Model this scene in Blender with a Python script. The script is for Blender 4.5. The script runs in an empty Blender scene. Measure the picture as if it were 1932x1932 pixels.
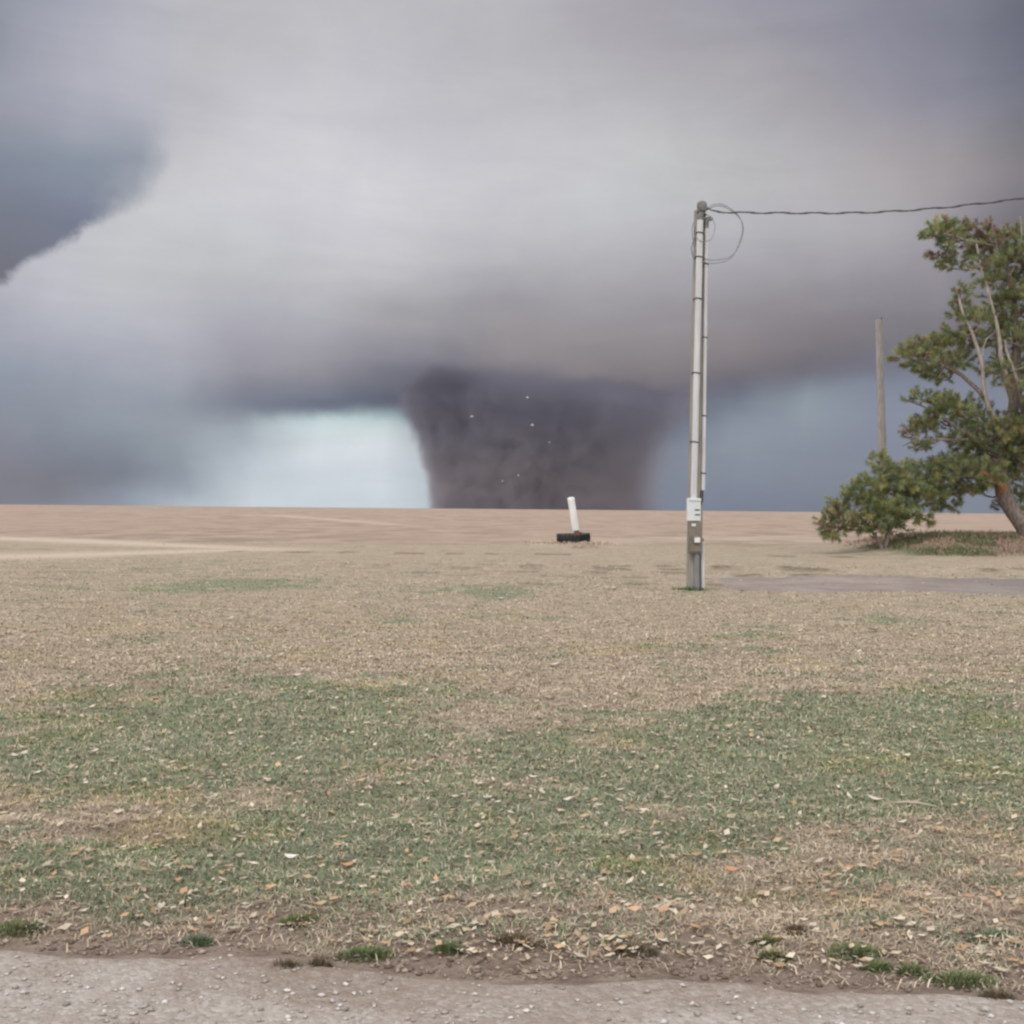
import bpy, math, random
import numpy as np
from mathutils import Vector, Matrix

random.seed(7)
rng = np.random.default_rng(11)
S = bpy.context.scene
COL = S.collection
R = math.radians

# ------------------------------------------------------------------ camera
EYE = Vector((0.0, 0.0, 1.65))
FOV = R(50.0)
ROLL, PITCH = R(0.53), R(-0.14)
FOC = 966.0 / math.tan(FOV / 2)                 # focal length in units of a 1932-unit-wide photograph
cam_data = bpy.data.cameras.new("camera")
cam_data.sensor_fit = 'HORIZONTAL'
cam_data.angle = FOV
cam_data.clip_start, cam_data.clip_end = 0.1, 12000.0
cam = bpy.data.objects.new("camera", cam_data)
COL.objects.link(cam)
_right = Vector((math.cos(ROLL), 0, math.sin(ROLL)))
_fwd = Vector((0, math.cos(PITCH), math.sin(PITCH)))
_right = (_right - _fwd * _right.dot(_fwd)).normalized()
_up = _right.cross(_fwd).normalized()
cam.matrix_world = Matrix(((_right.x, _up.x, -_fwd.x, EYE.x), (_right.y, _up.y, -_fwd.y, EYE.y),
                           (_right.z, _up.z, -_fwd.z, EYE.z), (0, 0, 0, 1)))
S.camera = cam


def ray(px, py):
    return (_fwd * FOC + _right * (px - 966.0) - _up * (py - 966.0)).normalized()


def at(px, py, Y):
    d = ray(px, py)
    return EYE + d * (Y / d.y)


def srgb(r, g, b, k=1.0):
    f = lambda c: (c / 12.92 if c <= 0.04045 else ((c + 0.055) / 1.055) ** 2.4)
    return (f(r / 255) * k, f(g / 255) * k, f(b / 255) * k, 1.0)


# ------------------------------------------------------------------ exposure, world, sun
S.render.engine = 'CYCLES'
S.view_settings.view_transform = 'Standard'
S.view_settings.look = 'None'
S.view_settings.exposure = 0.0
S.view_settings.gamma = 1.0
S.view_settings.use_curve_mapping = False
S.cycles.use_denoising = True
S.cycles.volume_bounces = 3
S.cycles.max_bounces = 8
S.cycles.volume_step_rate = 1.0
S.cycles.volume_max_steps = 256
S.cycles.filter_width = 2.4

SUN_EL, SUN_ROT = R(48.0), R(215.0)
AMBIENT = (1.46, 1.44, 1.44, 1.0)                # overcast cloud away from the storm

world = bpy.data.worlds.new("World")
S.world = world
world.use_nodes = True
nt = world.node_tree
nt.nodes.clear()


class NG:
    """small node-graph helper"""
    def __init__(self, tree):
        self.t = tree

    def n(self, typ, **kw):
        nd = self.t.nodes.new(typ)
        for k, v in kw.items():
            setattr(nd, k, v)
        return nd

    def put(self, sock, v):
        if v is None:
            return
        if isinstance(v, bpy.types.NodeSocket):
            self.t.links.new(v, sock)
        else:
            sock.default_value = v

    def math(self, op, a, b=None, c=None, clamp=False):
        nd = self.n('ShaderNodeMath', operation=op, use_clamp=clamp)
        for i, v in enumerate((a, b, c)):
            self.put(nd.inputs[i], v) if v is not None else None
        return nd.outputs[0]

    def mapr(self, v, a, b, c=0.0, d=1.0, smooth=True):
        nd = self.n('ShaderNodeMapRange', clamp=True)
        nd.interpolation_type = 'SMOOTHSTEP' if smooth else 'LINEAR'
        self.put(nd.inputs[0], v)
        for i, x in enumerate((a, b, c, d)):
            self.put(nd.inputs[i + 1], x)
        return nd.outputs[0]

    def mix(self, f, a, b, blend='MIX'):
        nd = self.n('ShaderNodeMix', data_type='RGBA', blend_type=blend)
        nd.clamp_factor = True
        self.put(nd.inputs[0], f)
        self.put(nd.inputs[6], a)
        self.put(nd.inputs[7], b)
        return nd.outputs[2]

    def noise(self, vec, scale, detail=4.0, rough=0.55, dist=0.0, color=False):
        nd = self.n('ShaderNodeTexNoise')
        self.put(nd.inputs['Vector'], vec)
        nd.inputs['Scale'].default_value = scale
        nd.inputs['Detail'].default_value = detail
        nd.inputs['Roughness'].default_value = rough
        nd.inputs['Distortion'].default_value = dist
        return nd.outputs['Color'] if color else nd.outputs['Fac']

    def ramp(self, f, stops, interp='LINEAR'):
        nd = self.n('ShaderNodeValToRGB')
        cr = nd.color_ramp
        cr.interpolation = interp
        while len(cr.elements) > 1:
            cr.elements.remove(cr.elements[-1])
        stops = sorted(stops, key=lambda s: s[0])
        cr.elements[0].position = stops[0][0]
        cr.elements[0].color = stops[0][1]
        for p, c in stops[1:]:
            e = cr.elements.new(p)
            e.color = c
        self.put(nd.inputs[0], f)
        return nd.outputs[0]

    def attr(self, name, out='Fac'):
        nd = self.n('ShaderNodeAttribute')
        nd.attribute_name = name
        return nd.outputs[out]


g = NG(nt)
tc = g.n('ShaderNodeTexCoord').outputs['Generated']
warp = g.noise(tc, 3.2, 4.0, 0.5, 0.2, color=True)
wsep = g.n('ShaderNodeSeparateXYZ')
nt.links.new(warp, wsep.inputs[0])
fine = g.noise(tc, 17.0, 5.0, 0.6, 0.0, color=True)
fsep = g.n('ShaderNodeSeparateXYZ')
nt.links.new(fine, fsep.inputs[0])
sep = g.n('ShaderNodeSeparateXYZ')
nt.links.new(tc, sep.inputs[0])
DEG = 180 / math.pi
az0 = g.math('MULTIPLY', g.math('ARCTAN2', sep.outputs[0], sep.outputs[1]), DEG)
el0 = g.math('MULTIPLY', g.math('ARCSINE', sep.outputs[2]), DEG)


def jitter(base, w, f, aw, af):
    a = g.math('MULTIPLY_ADD', g.math('SUBTRACT', w, 0.5), aw, base)
    return g.math('MULTIPLY_ADD', g.math('SUBTRACT', f, 0.5), af, a)


az = jitter(az0, wsep.outputs[0], fsep.outputs[0], 4.0, 1.1)
el = jitter(el0, wsep.outputs[1], fsep.outputs[1], 1.9, 0.75)
EL0, EL1 = -1.0, 27.0
elf = g.mapr(el, EL0, EL1, smooth=False)


def azel(px, py):
    d = ray(px, py)
    return math.degrees(math.atan2(d.x, d.y)), math.degrees(math.asin(d.z))


# storm cloud tones, one list per azimuth: (height in the photo, r, g, b)
FIELD = [
    (0, [(0, 182, 182, 190), (400, 182, 182, 190), (545, 179, 179, 189), (580, 173, 175, 185), (630, 167, 170, 181), (680, 155, 161, 174), (720, 143, 150, 164), (800, 141, 145, 157), (860, 134, 135, 146), (920, 128, 128, 137), (960, 133, 135, 145)]),
    (120, [(0, 184, 184, 191), (400, 186, 187, 194), (540, 191, 191, 199), (580, 186, 187, 196), (640, 174, 177, 188), (700, 154, 160, 172), (760, 146, 153, 164), (820, 137, 144, 156), (880, 124, 127, 138), (930, 125, 126, 135), (960, 135, 140, 151)]),
    (240, [(0, 185, 185, 191), (300, 190, 190, 195), (420, 196, 197, 201), (500, 190, 192, 195), (560, 189, 191, 197), (620, 179, 181, 191), (680, 165, 169, 180), (740, 151, 158, 169), (800, 145, 153, 164), (860, 129, 136, 148), (900, 127, 133, 144), (930, 138, 145, 158), (960, 144, 151, 162)]),
    (360, [(0, 186, 186, 191), (200, 190, 190, 195), (300, 198, 198, 203), (400, 203, 204, 208), (500, 190, 192, 195), (560, 189, 189, 195), (620, 179, 180, 189), (680, 169, 171, 181), (740, 152, 158, 168), (790, 153, 160, 169), (850, 147, 155, 164), (900, 150, 158, 169), (930, 166, 176, 185), (960, 184, 194, 202)]),
    (480, [(0, 187, 187, 192), (100, 190, 190, 195), (200, 198, 198, 204), (300, 206, 206, 211), (400, 206, 206, 211), (460, 198, 199, 203), (520, 190, 191, 194), (580, 180, 180, 188), (640, 168, 167, 177), (700, 150, 150, 160), (745, 130, 134, 147), (768, 140, 146, 158), (792, 160, 168, 177), (835, 179, 188, 197), (880, 196, 205, 212), (960, 204, 212, 218)]),
    (600, [(0, 188, 188, 193), (200, 200, 200, 205), (330, 208, 208, 213), (430, 202, 202, 208), (520, 190, 190, 195), (580, 176, 176, 183), (640, 162, 160, 168), (700, 145, 143, 152), (738, 122, 126, 140), (766, 124, 132, 145), (786, 196, 212, 214), (830, 211, 219, 223), (880, 209, 217, 224), (960, 201, 210, 217)]),
    (720, [(0, 187, 187, 192), (200, 196, 196, 202), (320, 207, 207, 212), (420, 203, 203, 208), (520, 187, 187, 192), (570, 168, 168, 172), (620, 158, 156, 162), (680, 130, 130, 142), (720, 112, 114, 126), (758, 110, 117, 130), (780, 176, 193, 197), (805, 209, 219, 221), (870, 210, 218, 224), (960, 201, 210, 216)]),
    (850, [(0, 186, 186, 191), (200, 192, 192, 197), (320, 203, 203, 208), (420, 198, 198, 203), (500, 186, 186, 191), (560, 160, 160, 166), (620, 150, 148, 154), (680, 124, 122, 131), (720, 102, 101, 113), (770, 104, 107, 119), (850, 170, 178, 186), (960, 180, 190, 198)]),
    (960, [(0, 184, 184, 189), (150, 190, 190, 194), (320, 198, 198, 203), (420, 194, 194, 199), (500, 180, 180, 185), (560, 158, 156, 162), (620, 152, 148, 152), (680, 138, 134, 139), (720, 111, 109, 120), (760, 95, 95, 108), (960, 120, 122, 132)]),
    (1100, [(0, 178, 176, 182), (100, 180, 179, 184), (300, 196, 196, 200), (400, 194, 195, 198), (480, 184, 184, 189), (540, 166, 165, 170), (600, 152, 149, 154), (660, 143, 138, 142), (710, 131, 126, 131), (748, 98, 98, 110), (800, 92, 92, 106), (960, 112, 114, 126)]),
    (1240, [(0, 168, 165, 172), (100, 174, 172, 178), (250, 190, 190, 193), (350, 192, 193, 195), (430, 188, 188, 192), (500, 172, 171, 176), (560, 155, 152, 158), (620, 146, 142, 146), (690, 132, 127, 130), (730, 117, 113, 120), (765, 88, 92, 105), (800, 98, 104, 118), (850, 126, 132, 145), (960, 126, 134, 148)]),
    (1380, [(0, 158, 157, 168), (100, 166, 164, 170), (250, 180, 179, 183), (350, 186, 186, 188), (430, 182, 182, 187), (500, 168, 166, 172), (560, 152, 149, 155), (620, 142, 136, 141), (680, 125, 120, 125), (715, 109, 109, 121), (750, 117, 124, 137), (800, 135, 143, 156), (860, 138, 146, 158), (920, 130, 137, 152), (960, 123, 131, 146)]),
    (1520, [(0, 150, 149, 163), (100, 154, 152, 162), (200, 165, 163, 168), (300, 176, 174, 178), (380, 178, 176, 180), (450, 170, 169, 174), (520, 155, 152, 158), (580, 142, 138, 144), (640, 126, 122, 128), (690, 117, 116, 126), (730, 138, 148, 158), (780, 144, 153, 164), (840, 138, 145, 158), (920, 130, 136, 150), (960, 123, 129, 144)]),
    (1660, [(0, 138, 138, 151), (100, 143, 142, 156), (200, 155, 153, 163), (300, 168, 164, 168), (380, 172, 169, 173), (450, 166, 164, 169), (520, 152, 149, 156), (580, 138, 134, 141), (640, 122, 119, 126), (690, 118, 119, 132), (720, 130, 137, 152), (800, 136, 142, 157), (900, 130, 136, 150), (960, 122, 128, 142)]),
    (1800, [(0, 126, 127, 140), (100, 130, 131, 145), (200, 142, 141, 154), (300, 158, 154, 158), (400, 160, 156, 161), (480, 152, 149, 156), (560, 140, 137, 144), (640, 120, 118, 125), (700, 124, 128, 142), (760, 135, 141, 156), (960, 130, 136, 150)]),
    (1932, [(0, 108, 110, 124), (100, 110, 113, 127), (200, 118, 120, 132), (300, 130, 127, 133), (360, 132, 128, 135), (420, 122, 118, 126), (500, 125, 122, 130), (640, 118, 118, 127), (760, 132, 138, 152), (960, 128, 134, 148)]),
]
SHADE = [
    (0, [(0, 147, 152, 165), (100, 150, 153, 166), (180, 156, 159, 172), (240, 149, 152, 165), (300, 136, 144, 158), (400, 124, 129, 143), (480, 116, 119, 131), (540, 115, 115, 127)]),
    (150, [(0, 166, 168, 180), (100, 176, 177, 188), (200, 171, 173, 184), (260, 159, 164, 176), (300, 140, 149, 163), (370, 130, 137, 154), (430, 119, 124, 141), (500, 117, 121, 136)]),
    (260, [(0, 182, 182, 191), (100, 185, 185, 194), (180, 181, 182, 192), (230, 168, 172, 183), (285, 141, 150, 164), (340, 130, 139, 154), (420, 124, 131, 146)]),
    (345, [(0, 187, 187, 193), (180, 189, 189, 195), (260, 188, 188, 196), (320, 178, 181, 191), (360, 170, 174, 186)]),
]


def columns(cols):
    out = last = None
    for px, stops in cols:
        st = []
        for y, r_, g_, b_ in stops:
            p = (azel(px, y)[1] - EL0) / (EL1 - EL0)
            st.append((min(max(p, 0.0), 1.0), srgb(r_, g_, b_)))
        c = g.ramp(elf, st, 'CARDINAL')
        a = azel(px, 500)[0]
        out = c if out is None else g.mix(g.mapr(az, last, a, smooth=False), out, c)
        last = a
    return out


storm = columns(FIELD)
shade = columns(SHADE)
# the crisp lit edge of the storm cloud against the darker sky beyond it
EDGE = [(-80, 585), (0, 532), (55, 496), (100, 470), (150, 440), (190, 414), (240, 376), (270, 352), (294, 318), (308, 270), (320, 200), (350, 80), (385, -60)]
e_stops = []
for px, py in EDGE:
    a, e = azel(px, py)
    e_stops.append(((a + 32.0) / 20.0, e / 30.0))
fc = g.n('ShaderNodeFloatCurve')
cv = fc.mapping.curves[0]
pts = [p for p in e_stops if 0 <= p[0] <= 1]
while len(cv.points) < len(pts):
    cv.points.new(0.5, 0.5)
for q, p in zip(cv.points, pts):
    q.location = (p[0], min(p[1], 1.0))
    q.handle_type = 'VECTOR'
fc.mapping.update()
cloudy = g.noise(tc, 30.0, 6.0, 0.62, 0.3, color=True)
csep = g.n('ShaderNodeSeparateXYZ')
nt.links.new(cloudy, csep.inputs[0])
az_e = jitter(az0, csep.outputs[0], fsep.outputs[0], 1.5, 1.2)
el_e = jitter(el0, csep.outputs[1], fsep.outputs[1], 1.3, 0.9)
g.put(fc.inputs['Value'], g.mapr(az_e, -32.0, -12.0, smooth=False))
edge_el = g.math('MULTIPLY', fc.outputs[0], 30.0)
above = g.math('SUBTRACT', el_e, edge_el)
soft = g.mapr(el0, 13.0, 17.5, 0.42, 4.5)
m_dark = g.math('MULTIPLY', g.mapr(g.math('DIVIDE', above, soft), -1.0, 1.0), g.mapr(az0, -10.0, -15.5))
front = g.mix(m_dark, storm, shade)
# cloud texture
tex = g.noise(tc, 9.0, 6.0, 0.6, 0.4)
front = g.mix(1.0, front, g.mix(g.mapr(tex, 0.25, 0.75), (0.955, 0.955, 0.96, 1), (1.04, 1.04, 1.035, 1)), 'MULTIPLY')
lay = g.n('ShaderNodeMapping')
g.put(lay.inputs[0], tc)
lay.inputs['Scale'].default_value = (3.0, 3.0, 15.0)
lay.inputs['Rotation'].default_value = (0, R(-5), 0)
streak = g.noise(lay.outputs[0], 1.6, 6.0, .62, .6)
front = g.mix(1.0, front, g.mix(g.mapr(streak, 0.3, 0.7), (0.965, 0.965, 0.97, 1), (1.03, 1.03, 1.028, 1)), 'MULTIPLY')
# away from the storm the overcast gets thinner and paler
nish = g.n('ShaderNodeTexSky')
nish.sky_type = 'NISHITA'
nish.sun_disc = False
nish.sun_elevation = SUN_EL
nish.sun_rotation = SUN_ROT
clear = g.mix(1.0, nish.outputs[0], (0.1, 0.1, 0.1, 1), 'MULTIPLY')
over = g.mix(1.0, AMBIENT, g.mix(g.mapr(tex, 0.2, 0.8), (0.9, 0.9, 0.9, 1), (1.08, 1.08, 1.08, 1)), 'MULTIPLY')
over = g.mix(0.94, clear, over)
away = g.math('MAXIMUM', g.mapr(g.math('ABSOLUTE', az0), 30.0, 80.0), g.mapr(el0, 27.0, 62.0))
full = g.mix(away, front, over)
bg = g.n('ShaderNodeBackground')
nt.links.new(full, bg.inputs[0])
bg.inputs[1].default_value = 1.0
wo = g.n('ShaderNodeOutputWorld')
nt.links.new(bg.outputs[0], wo.inputs[0])

sun = bpy.data.lights.new("sun", 'SUN')
sun.energy = 0.9
sun.angle = R(25)
sun.color = (1.0, 0.95, 0.88)
sun_o = bpy.data.objects.new("sun", sun)
COL.objects.link(sun_o)
# sun_rotation is measured clockwise from +Y: the sun stands behind the camera, to its left
sd = Vector((math.sin(SUN_ROT) * math.cos(SUN_EL), math.cos(SUN_ROT) * math.cos(SUN_EL), math.sin(SUN_EL)))
sun_o.rotation_euler = sd.to_track_quat('Z', 'Y').to_euler()


# ------------------------------------------------------------------ helpers
def mat(name, rough=0.85, spec=0.25):
    m = bpy.data.materials.new(name)
    m.use_nodes = True
    b = m.node_tree.nodes['Principled BSDF']
    b.inputs['Roughness'].default_value = rough
    b.inputs['Specular IOR Level'].default_value = spec
    return m, NG(m.node_tree), b


def tag(o, label=None, cat=None, group=None, kind=None):
    for k, v in (('label', label), ('category', cat), ('group', group), ('kind', kind)):
        if v:
            o[k] = v
    return o


def empty(name, loc, label, cat, group=None):
    o = bpy.data.objects.new(name, None)
    o.location = loc
    o.empty_display_size = 0.2
    COL.objects.link(o)
    return tag(o, label, cat, group)


def mesh_np(name, V, F, m, parent=None, smooth=True, col=None, attrs=None):
    """V (n,3), F (k,3) or (k,4) numpy; parent local coordinates"""
    me = bpy.data.meshes.new(name)
    V = np.asarray(V, dtype=np.float32)
    F = np.asarray(F, dtype=np.int32)
    k = F.shape[1]
    me.vertices.add(len(V))
    me.vertices.foreach_set('co', V.ravel())
    me.loops.add(F.size)
    me.loops.foreach_set('vertex_index', F.ravel())
    me.polygons.add(len(F))
    me.polygons.foreach_set('loop_start', np.arange(0, F.size, k, dtype=np.int32))
    me.polygons.foreach_set('use_smooth', np.full(len(F), smooth))
    me.update(calc_edges=True)
    if col is not None:
        a = me.attributes.new('tint', 'FLOAT_COLOR', 'POINT')
        a.data.foreach_set('color', np.asarray(col, dtype=np.float32).ravel())
    for nm, arr in (attrs or {}).items():
        a = me.attributes.new(nm, 'FLOAT', 'POINT')
        a.data.foreach_set('value', np.asarray(arr, dtype=np.float32).ravel())
    me.materials.append(m)
    o = bpy.data.objects.new(name, me)
    COL.objects.link(o)
    o.parent = parent
    return o


class MB:
    """collects shapes, builds one mesh"""
    def __init__(self):
        self.V, self.F = [], []

    def add(self, vs, fs):
        n = len(self.V)
        self.V += [tuple(v) for v in vs]
        self.F += [tuple(i + n for i in f) for f in fs]

    def box(self, c, s, bevel=0.0, rot=None):
        x, y, z = (q / 2 for q in s)
        b = min(bevel, x * .9, y * .9)
        ring = [(-x + b, -y), (x - b, -y), (x, -y + b), (x, y - b), (x - b, y), (-x + b, y), (-x, y - b), (-x, -y + b)] if b > 0 else [(-x, -y), (x, -y), (x, y), (-x, y)]
        k = len(ring)
        rows = [(-z, 0.0), (z, 0.0)] if b <= 0 else [(-z, b), (-z + b, 0), (z - b, 0), (z, b)]
        vs = []
        for zz, ins in rows:
            for (a, bb) in ring:
                vs.append(Vector((a * (1 - ins / x), bb * (1 - ins / y), zz)))
        fs = [tuple(range(k))[::-1]]
        for r_ in range(len(rows) - 1):
            for i in range(k):
                j = (i + 1) % k
                fs.append((r_ * k + i, r_ * k + j, (r_ + 1) * k + j, (r_ + 1) * k + i))
        o = (len(rows) - 1) * k
        fs.append(tuple(range(o, o + k)))
        if rot is not None:
            vs = [rot @ v for v in vs]
        self.add([v + Vector(c) for v in vs], fs)

    def tube(self, pts, rad, seg=8, caps=True, twist=0.0):
        pts = [Vector(p) for p in pts]
        rad = rad if isinstance(rad, (list, tuple)) else [rad] * len(pts)
        vs, fs = [], []
        ref = None
        for i, p in enumerate(pts):
            t = (pts[min(i + 1, len(pts) - 1)] - pts[max(i - 1, 0)]).normalized()
            if ref is None:
                ref = Vector((1, 0, 0)) if abs(t.x) < 0.8 else Vector((0, 1, 0))
            u = (ref - t * ref.dot(t)).normalized()
            ref = u
            w = t.cross(u)
            for s in range(seg):
                a = 2 * math.pi * s / seg
                vs.append(p + (u * math.cos(a) + w * math.sin(a)) * rad[i])
        for i in range(len(pts) - 1):
            for s in range(seg):
                q = (s + 1) % seg
                fs.append((i * seg + s, i * seg + q, (i + 1) * seg + q, (i + 1) * seg + s))
        if caps:
            fs.append(tuple(range(seg))[::-1])
            fs.append(tuple(range((len(pts) - 1) * seg, len(pts) * seg)))
        self.add(vs, fs)

    def lathe(self, prof, seg=24, c=(0, 0, 0), closed=False):
        vs, fs = [], []
        c = Vector(c)
        for r_, z in prof:
            for s in range(seg):
                a = 2 * math.pi * s / seg
                vs.append(c + Vector((r_ * math.cos(a), r_ * math.sin(a), z)))
        k = len(prof)
        for i in range(k if closed else k - 1):
            j = (i + 1) % k
            for s in range(seg):
                q = (s + 1) % seg
                fs.append((i * seg + s, i * seg + q, j * seg + q, j * seg + s))
        if not closed:
            if prof[0][0] > 1e-4:
                fs.append(tuple(range(seg))[::-1])
            if prof[-1][0] > 1e-4:
                fs.append(tuple(range((k - 1) * seg, k * seg)))
        self.add(vs, fs)

    def build(self, name, m, parent=None, smooth=True):
        me = bpy.data.meshes.new(name)
        me.from_pydata(self.V, [], self.F)
        me.update()
        if smooth:
            me.polygons.foreach_set('use_smooth', [True] * len(me.polygons))
            try:
                me.set_sharp_from_angle(angle=R(40))
            except Exception:
                pass
        me.materials.append(m)
        o = bpy.data.objects.new(name, me)
        COL.objects.link(o)
        o.parent = parent
        return o


# cheap smooth value noise for numpy
_tab = rng.random((256, 256))


def vnoise(x, y):
    x, y = np.asarray(x, float), np.asarray(y, float)
    xi, yi = np.floor(x).astype(int), np.floor(y).astype(int)
    fx, fy = x - xi, y - yi
    fx, fy = fx * fx * (3 - 2 * fx), fy * fy * (3 - 2 * fy)
    T = lambda a, b: _tab[a & 255, b & 255]
    return (T(xi, yi) * (1 - fx) + T(xi + 1, yi) * fx) * (1 - fy) + (T(xi, yi + 1) * (1 - fx) + T(xi + 1, yi + 1) * fx) * fy


def fbm(x, y, o=4):
    s, a, n = 0.0, 0.5, 0.0
    for k in range(o):
        s = s + a * vnoise(x * 2 ** k + 17.3 * k, y * 2 ** k + 5.1 * k)
        n += a
        a *= 0.55
    return s / n


def ss(a, b, x):
    t = np.clip((np.asarray(x, float) - a) / (b - a), 0, 1)
    return t * t * (3 - 2 * t)


# ------------------------------------------------------------------ terrain
def road_edge(x):                                    # far edge of the gravel road, metres ahead of the camera
    return 3.87 - 0.115 * np.clip(x, -8, 8) + 0.30 * (fbm(x * 1.1 + 3, x * 0 + 1.7, 4) - 0.5) + 0.06 * (vnoise(x * 6, x * 0 + 9) - 0.5)


def drive_mask(x, y):                                # worn grey driveway beyond the meter pole
    n = (fbm(x * 0.8, y * 0.8, 3) - 0.5)
    a = ss(3.9, 6.2, x + 2.2 * n) * ss(22.0, 23.1, y + 1.6 * n - 0.02 * x) * (1 - ss(26.6, 28.6, y + 1.8 * n))
    return a


def terrain(x, y):
    x, y = np.asarray(x, float), np.asarray(y, float)
    z = 1.72 * ss(62, 470, y)
    z = z - 6.0 * ss(600, 3500, y)
    # grassy bank under the pines
    z = z + 0.78 * ss(12.6, 17.5, x) * np.exp(-((y - 45.0) / np.where(y < 45, 4.6, 6.0)) ** 2)
    # low rise round the tyre, ruts, hummocks
    lawn = ss(0.0, 0.5, y - road_edge(x)) * (1 - ss(70, 120, y))
    z = z + lawn * (0.030 + 0.06 * (fbm(x * 0.45, y * 0.45, 4) - 0.5) + 0.045 * (fbm(x * 2.6, y * 2.6, 3) - 0.5) + 0.05 * (fbm(x * 6.5, y * 8.0, 3) - 0.5) * (1 - ss(14, 25, y)))
    rough = ss(3.5, 3.9, y) * (1 - ss(5.0, 6.2, y))
    z = z + rough * lawn * 0.05 * (fbm(x * 5.0, y * 7.0, 4) - 0.45)
    for yc, amp, w in ((30.6, 0.13, 0.45), (27.9, 0.07, 0.35), (33.5, 0.07, 0.5)):
        yy = y - yc - 0.9 * (fbm(x * 0.35, x * 0 + yc, 3) - 0.5)
        z = z + amp * np.exp(-(yy / w) ** 2) * ss(0.35, 0.6, fbm(x * 0.4 + yc, x * 0, 3)) * ss(-14, 2, x)
    z = z - 0.05 * drive_mask(x, y)
    return z


def gz(x, y):
    return float(terrain(np.array([x]), np.array([y]))[0])


def ground(px, py):
    """where the line of sight through a photo point meets the ground"""
    d = ray(px, py)
    t = 1.0 * 1.003 ** np.arange(2000)
    under = np.nonzero(EYE.z + d.z * t <= terrain(EYE.x + d.x * t, EYE.y + d.y * t))[0]
    return EYE + d * float(t[under[0]])


def photo_xy(x, y):
    """numpy: ground point -> position in the 1932-unit photograph, used to lay out the patches of grass"""
    z = terrain(x, y)
    vx, vy, vz = x - EYE.x, y - EYE.y, z - EYE.z
    f = vx * _fwd.x + vy * _fwd.y + vz * _fwd.z
    u = vx * _right.x + vy * _right.y + vz * _right.z
    w = vx * _up.x + vy * _up.y + vz * _up.z
    f = np.maximum(f, 0.3)
    return 966 + FOC * u / f, 966 - FOC * w / f


GREEN = [  # px, py, half-width, half-height, strength
    (1500, 1345, 330, 45, .95), (1750, 1370, 260, 60, .8), (560, 1320, 260, 42, .9), (330, 1400, 330, 55, .7), (1230, 1440, 420, 60, .8),
    (1650, 1440, 330, 80, .9), (1880, 1480, 200, 70, .9), (900, 1470, 300, 60, .5), (200, 1480, 300, 90, .8), (420, 1380, 300, 60, .5), (1000, 1560, 420, 60, .9),
    (830, 1640, 260, 50, 1.1), (480, 1610, 330, 60, .65), (1250, 1600, 300, 50, .75), (230, 1700, 260, 45, .75), (650, 1690, 260, 30, .6),
    (1500, 1540, 300, 50, .5), (1700, 1650, 160, 30, .5), (60, 1640, 160, 60, .6), (520, 1590, 90, 22, .5), (840, 1630, 110, 22, 1.2), (530, 1588, 60, 14, .9), (1880, 1760, 140, 30, .5),
    (480, 1100, 150, 11, 1.5), (930, 1115, 80, 12, 1.5), (110, 1108, 60, 7, 1.2), (320, 1115, 90, 10, 1.0), (780, 1120, 100, 10, .4),
    (60, 1130, 150, 10, .4), (1740, 1165, 130, 12, .4), (1290, 1118, 30, 5, .9), (1720, 1040, 130, 14, .8), (1450, 1220, 300, 20, .15), (250, 1075, 300, 14, .25)]


def zones(x, y):
    px, py = photo_xy(x, y)
    n1 = fbm(x * 0.9 + 4, y * 0.9, 4) - 0.5
    n2 = fbm(x * 3.7, y * 3.7 + 8, 3) - 0.5
    gr = np.zeros_like(px)
    for cx, cy, a, b, s in GREEN:
        gr = gr + s * np.exp(-(((px - cx) / a) ** 2 + ((py - cy) / b) ** 2))
    beyond = ss(2.6, 5.0, np.abs(x) / np.maximum(y, .5) * 5.0)
    gr = gr + 0.55 * beyond * ss(4.6, 5.5, y) * (1 - ss(9, 14, y))
    n3 = fbm(x * 1.9 + 31, y * 2.4 + 2, 4) - 0.5
    gr = gr + .25 * ss(1285, 1370, py) * (1 - ss(1660, 1740, py))
    gr = np.clip(0.85 * gr + 1.25 * n1 + 1.3 * n2 + 1.5 * n3 - 0.09, 0, 1)
    dirt = 1 - ss(0.25, 0.95, (y - road_edge(x)) + 0.9 * n1 + 0.5 * n2 + 0.2 - 0.05 * x)
    gr = gr * (1 - 0.85 * dirt) + .55 * dirt * ss(.56, .66, fbm(x * 2.3 + 40, y * 4.5 + 3, 3)) * ss(.1, .3, y - road_edge(x))
    fld = ss(0, 5, y - (47.5 + 0.10 * x) - 3.0 * n1)
    fld = fld * (1 - 0.0 * x)
    bank = ss(0.12, 0.5, 0.78 * ss(12.6, 17.5, x + 1.5 * n1) * np.exp(-((y - 44.5) / 5.5) ** 2))
    return gr, dirt, fld, bank


def spacing(fine_lo, fine_hi, step, lo, hi, growth, cap=None, cap_to=None):
    c = list(np.arange(fine_lo, fine_hi + 1e-6, step))
    s, v = step, fine_hi
    while v < hi:
        s *= growth
        if cap and v < cap_to:
            s = min(s, cap)
        v += s
        c.append(v)
    s, v, low = step, fine_lo, []
    while v > lo:
        s *= growth
        if cap and v > -cap_to:
            s = min(s, cap)
        v -= s
        low.append(v)
    return np.array(low[::-1] + c)


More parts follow.
